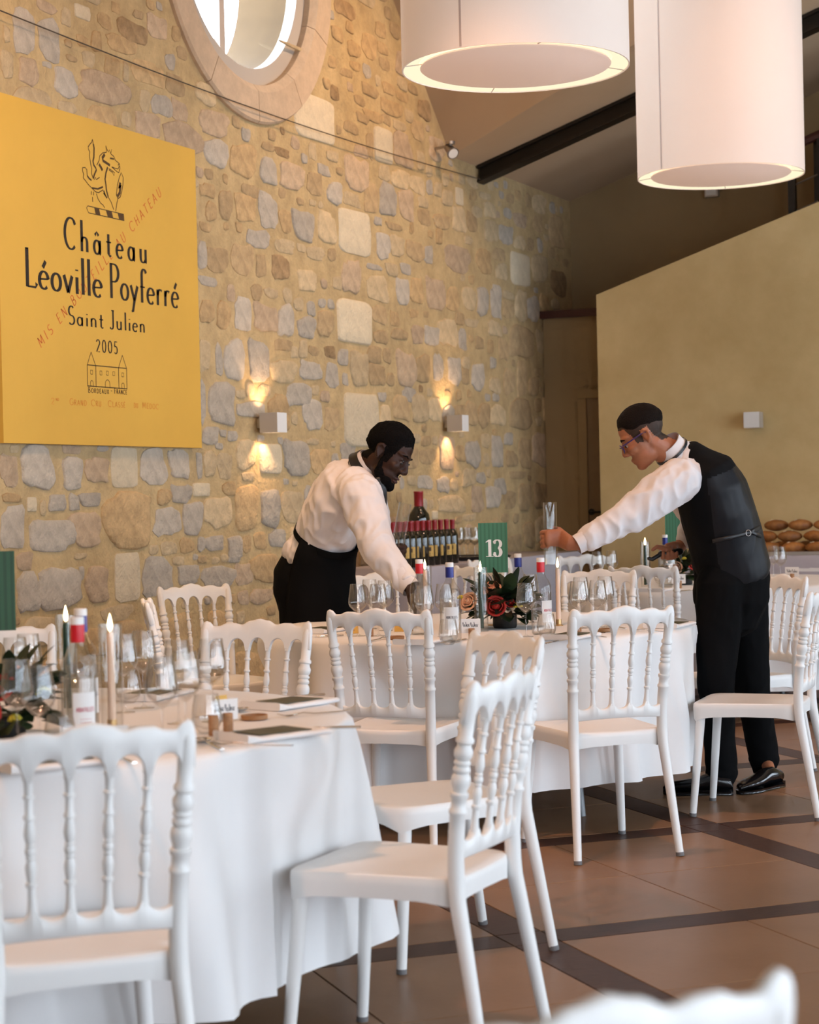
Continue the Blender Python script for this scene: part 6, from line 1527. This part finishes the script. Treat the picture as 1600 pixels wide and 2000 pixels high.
# lighter and cylinder he holds
lt = thing('gas_lighter', 'black stick lighter in the waistcoated waiter\'s right hand', 'lighter', tuple(hc))
g = MB(); g.tube([hc+RGT*.055+UPV*.004-FWD*.012, hc+RGT*.0-UPV*.006-FWD*.012, hc-RGT*.03-UPV*.006-FWD*.014], [.017, .017, .013], 14, round_caps=True); shift(g, hc).build('lighter_body', 'lighter_black', lt)
g = MB(); g.tube([hc-RGT*.028-UPV*.006-FWD*.014, hc-RGT*.068-UPV*.030-FWD*.016, A(1268, 1091, 8.48)], [.010, .0095, .0085], 12, round_caps=True); shift(g, hc).build('lighter_nozzle', 'lighter_black', lt)
g = MB(); g.box(hc-RGT*.028+UPV*.012-FWD*.014, (.018, .010, .012)); shift(g, hc).build('lighter_switch', 'steel', lt, smooth=False)
hb = A(1076, 1103, 8.06); tu = copy_tree(gt); tu.location = hb; tu.rotation_euler = Vector((0, 0, 1)).rotation_difference(GAx).to_euler(); tu['label'] = 'glass cylinder held up by the waistcoated waiter'

# ---- the waiter in shirt and apron (left)
base = Vector((*A(598, 1100, 8.95).xy, 0))
W1 = Fig('person', 'waiter in white shirt and black apron leaning right over the table', base)
torso1 = [(A(722, 908, 8.64), .058, .058), (A(704, 920, 8.66), .14, .090), (A(686, 938, 8.68), .205, .122), (A(668, 972, 8.72), .200, .140), (A(650, 1012, 8.77), .180, .142), (A(634, 1052, 8.83), .165, .138), (A(617, 1095, 8.88), .168, .142), (A(604, 1140, 8.92), .178, .150)]
sh, el, wr = A(703, 966, 8.48), A(742, 1078, 8.33), A(800, 1146, 8.22)
sh2, el2, wr2 = A(712, 950, 8.86), A(738, 1055, 8.84), A(766, 1088, 8.66)
f1 = (RGT*.80-UPV*.50-FWD*.34).normalized(); u1 = RGT*.50+UPV*.86
HEAD1 = A(757, 889, 8.56)
TCa, TCb = A(772, 1090, 8.60), A(794, 972, 8.58)             # the cylinder he holds
TAx = (TCb-TCa).normalized(); TC = TCa+TAx*.03
mb = MB(); P1, m1 = head_parts(mb, HEAD1, f1, u1, 1.06)
mb.tube([P1(-.018, 0, -.03), A(728, 902, 8.62), A(706, 922, 8.66)], [.060, .062, .080], 18, round_caps=True)
tubes(mb, [(p, a-.055, b-.035) for p, a, b in torso1[1:]], V)
for (a, b, c) in ((sh, el, wr), (sh2, el2, wr2)): mb.tube([a, b, c], [.052, .042, .029], 14, round_caps=True)
LEG1 = []
for (dx, dd) in ((-14, -.06), (4, .16)):
    hp, kn_, an_ = A(604+dx, 1150, 8.92+dd), A(598+dx, 1320, 8.93+dd), None
    ft = Vector((*kn_.xy, 0)); an_ = ft+Vector((0, 0, .10)); LEG1.append((hp, kn_, an_, ft)); mb.tube([hp, kn_, an_], [.08, .056, .040], 14, round_caps=True); mb.tube([an_, ft+Vector((0, 0, .05)), ft+Vector((.06, -.015, .04)), ft+Vector((.10, -.025, .036))], [.032, .024, .020, .016], 12, round_caps=True)
# left hand: palm behind the cylinder, fingers coming round towards the viewer
e1 = (FWD-TAx*FWD.dot(TAx)).normalized(); e2 = (RGT-TAx*RGT.dot(TAx)).normalized()
mb.tube([wr2, TC+e1*.040-RGT*.012, TC+e1*(RT+.016)+e2*.008], [.026, .036, .036], 14, lat=TAx, rad2=[.022, .018, .015], round_caps=True)
for (h, a1, r0) in ((.030, 3.0, .0098), (.010, 3.1, .010), (-.010, 2.9, .0096), (-.029, 2.6, .0085)): finger_grip(mb, TC, TAx, e1, e2, RT, h, .3, a1, r0, drop=.006)
mb.tube([TC+e1*.030-e2*.020+TAx*.015, TC-e2*(RT+.012)+TAx*.038, TC-e2*(RT*.6)-e1*(RT+.006)+TAx*.046], [.015, .012, .0098], 10, round_caps=True)
# right hand: reaching down on the table behind the bottle
hd_ = A(803, 1172, 8.12)
mb.tube([wr, wr.lerp(hd_, .55), hd_], [.027, .036, .034], 14, lat=FWD, rad2=[.022, .017, .014], round_caps=True)
for k, q in enumerate((-.030, -.010, .010, .029)): mb.tube([hd_+FWD*q, hd_+FWD*q*1.1+RGT*.018-UPV*.030, hd_+FWD*q+RGT*.016-UPV*(.062-.006*abs(k-1))], [.0098, .0092, .0078], 10, round_caps=True)
mb.tube([wr.lerp(hd_, .5)-FWD*.022, hd_-FWD*.042-UPV*.010, hd_-FWD*.040+RGT*.012-UPV*.036], [.013, .011, .009], 10, round_caps=True)
b1_ = W1.put('body', blob(shift(mb, W1.b), .0048, 2), 'skin_dark')
crop(b1_, HEAD1, m1, 1.06, W1.b, [(.085, .080), (.062, .066), (.048, .020), (.036, -.030), (.010, -.034), (.002, .034), (-.030, .036), (-.040, -.020), (-.060, -.058), (-.11, -.062)], 'hair_black')
g = MB()
for y in (-.033, .033): g.ell(P1(.0795, y, .004), (.0095, .0095, .0085), None, 12, 8)
W1.put('eyes', shift(g, W1.b).mesh('eyes'), 'eye_dim')
g = MB()
for y in (-.033, .033): g.ell(P1(.0865, y, .001), (.0055, .0062, .0062), None, 10, 6); g.tube([P1(.0865, y-.012, .011), P1(.0925, y, .013), P1(.0865, y+.012, .011)], [.003, .004, .003], 6)
W1.put('irises', shift(g, W1.b).mesh('irises'), 'eye_dark')
g = MB(); g.tube([P1(.087, -.020, -.078), P1(.0965, 0, -.078), P1(.087, .020, -.078)], [.003, .0072, .003], 8); g.tube([P1(.089, -.020, -.065), P1(.099, 0, -.063), P1(.089, .020, -.065)], [.003, .0055, .003], 8); W1.put('lips', shift(g, W1.b).mesh('lips'), 'lip_dark')
g = MB()
for y in (-1, 1): g.tube([P1(.093, y*.014, .032), P1(.092, y*.032, .038), P1(.080, y*.050, .032)], [.003, .004, .002], 6)
W1.put('eyebrows', shift(g, W1.b).mesh('eyebrows'), 'hair_black')
def line1(x, y, z):
    return z-tabx([(.12, .034), (.072, .030), (.055, .008), (.03, -.020), (-.005, -.030), (-.02, -.022), (-.04, -.055), (-.07, -.080), (-.11, -.085)], x)
W1.put('hair', shift(hair_cap(P1, (-.010, 0, .046), (.101, .079, .090), line1, .009, jag=.0040, seed=9), W1.b).mesh('hair'), 'hair_black')
g = MB()
for (p_, r_) in (((.072, 0, -.108), (.030, .034, .024)), ((.055, .026, -.096), (.034, .026, .026)), ((.055, -.026, -.096), (.034, .026, .026)), ((.026, .044, -.074), (.026, .012, .028)), ((.026, -.044, -.074), (.026, .012, .028)), ((.014, .055, -.036), (.012, .008, .032)), ((.014, -.055, -.036), (.012, .008, .032))):
    g.ell(P1(*p_), tuple(q*1.06 for q in r_), m1, 16, 10)
g.tube([P1(.090, -.024, -.052), P1(.0985, 0, -.048), P1(.090, .024, -.052)], [.003, .004, .003], 6)
W1.put('beard', blob(shift(g, W1.b), .005, 2, .0015, 90), 'hair_black')
mb = MB()
tubes(mb, [(A(696, 928, 8.67), .11, .075)]+[(p, a-.002, b-.002) for p, a, b in torso1[2:7]]+[(A(600, 1085, 8.90), .150, .10)], V)
mb.tube([A(690, 948, 8.58), sh, sh.lerp(el, .5), el, el.lerp(wr, .5), wr+(el-wr)*.08], [.085, .092, .084, .070, .056, .046], 18)
mb.tube([sh2, sh2.lerp(el2, .5), el2, el2.lerp(wr2, .75)], [.085, .078, .062, .042], 18, round_caps=True)
W1.put('shirt', blob(shift(mb, W1.b), .0068, 3, .0110, 12, (1, 1, .6), 6.4), 'shirt')
g = MB(); d = (wr-el).normalized(); g.tube([wr-d*.075, wr-d*.03, wr+d*.012], [.049, .046, .043], 24, caps=False); g.tube([wr+d*.012, wr-d*.03], [.040, .041], 24, caps=False); W1.put('cuff', shift(g, W1.b).mesh('cuff'), 'shirt')
g = MB(); cc, ca = A(722, 908, 8.63), (A(748, 884, 8.60)-A(704, 926, 8.67)).normalized()
g.tube([cc-ca*.044, cc-ca*.012, cc+ca*.020], [.082, .074, .071], 28, caps=False, lat=V, rad2=[.086, .077, .073]); g.tube([cc+ca*.020, cc-ca*.02], [.065, .068], 28, caps=False, lat=V, rad2=[.067, .070]); W1.put('collar', shift(g, W1.b).mesh('collar'), 'shirt')
g = MB(); g.tube([cc-ca*.034, cc-ca*.016, cc+ca*.008], [.092, .084, .079], 28, caps=False, lat=V, rad2=[.096, .087, .081]); W1.put('neck_ribbon', shift(g, W1.b).mesh('neck_ribbon'), 'black_satin')
g = MB(); g.tube([A(738, 935, 8.50), A(743, 958, 8.50), A(741, 990, 8.53), A(737, 1010, 8.56)], [.020, .030, .034, .010], 10, lat=(RGT+UPV*.2), rad2=[.008, .010, .010, .006], round_caps=True); W1.put('tie', shift(g, W1.b).mesh('tie'), 'black_satin')
mb = MB(); tubes(mb, [(A(611, 1098, 8.90), .160, .140), (A(600, 1128, 8.92), .184, .156), (A(597, 1160, 8.93), .182, .152)], V)
for hp, kn_, an_, ft in LEG1: mb.tube([hp, hp.lerp(kn_, .5), kn_, kn_.lerp(an_, .7), an_], [.108, .094, .078, .066, .062], 18, round_caps=True)
tr_ = W1.put('trousers', blob(shift(mb, W1.b), .008, 4, .004, 9, (1, 1, .7), 2), 'black_cloth')
g = MB(); g.tube([A(553, 1133, 8.80), A(556, 1139, 8.79)], [.008, .006], 8, round_caps=True); W1.put('pocket_pin', shift(g, W1.b).mesh('pocket_pin'), 'brass', tr_)
# apron: wraps the front and sides of hips and thighs
mb = MB(); ringsA = []
nn = 40; a_from, a_to = -2.35, 2.35
secA = [(A(640, 1046, 8.82), .178, .152), (A(630, 1075, 8.85), .185, .160), (A(622, 1110, 8.88), .196, .172), (A(618, 1150, 8.90), .205, .185), (A(616, 1210, 8.91), .212, .192), (A(614, 1290, 8.92), .22, .20), (A(612, 1370, 8.93), .225, .205)]
vs = []
for i, (c, rl_, ra_) in enumerate(secA):
    d = (secA[max(i-1, 0)][0]-secA[min(i+1, len(secA)-1)][0]).normalized(); la = (-FWD-d*(-FWD).dot(d)).normalized(); fo = (RGT-d*RGT.dot(d)).normalized()
    for j in range(nn+1):
        a = a_from+(a_to-a_from)*j/nn; k = 1+.02*math.sin(a*7+i*.4)*min(1, i/3)
        vs.append(c+(fo*(ra_*math.cos(a))+la*(rl_*math.sin(a)))*k)
mb.add(vs, [(i*(nn+1)+j, i*(nn+1)+j+1, (i+1)*(nn+1)+j+1, (i+1)*(nn+1)+j) for i in range(len(secA)-1) for j in range(nn)])
ap = W1.put('apron', shift(mb, W1.b).mesh('apron'), 'black_cloth')
so_ = ap.modifiers.new('t', 'SOLIDIFY'); so_.thickness = .004
g = MB(); c, rl_, ra_ = secA[0]; d = (secA[0][0]-secA[1][0]).normalized(); g.tube([c-d*.025, c+d*.006], [rl_+.004, rl_+.003], 40, caps=False, lat=FWD, rad2=[ra_+.004, ra_+.003]); W1.put('apron_band', shift(g, W1.b).mesh('apron_band'), 'black_cloth', ap)
for hp, kn_, an_, ft in LEG1: shoe(W1, ft+Vector((-.06, .015, 0)), ft+Vector((.2, -.05, 0)))
tu = copy_tree(gt); tu.location = TCa+TAx*-.012; tu.rotation_euler = Vector((0, 0, 1)).rotation_difference(TAx).to_euler(); tu['label'] = 'tilted glass cylinder in the aproned waiter\'s left hand'
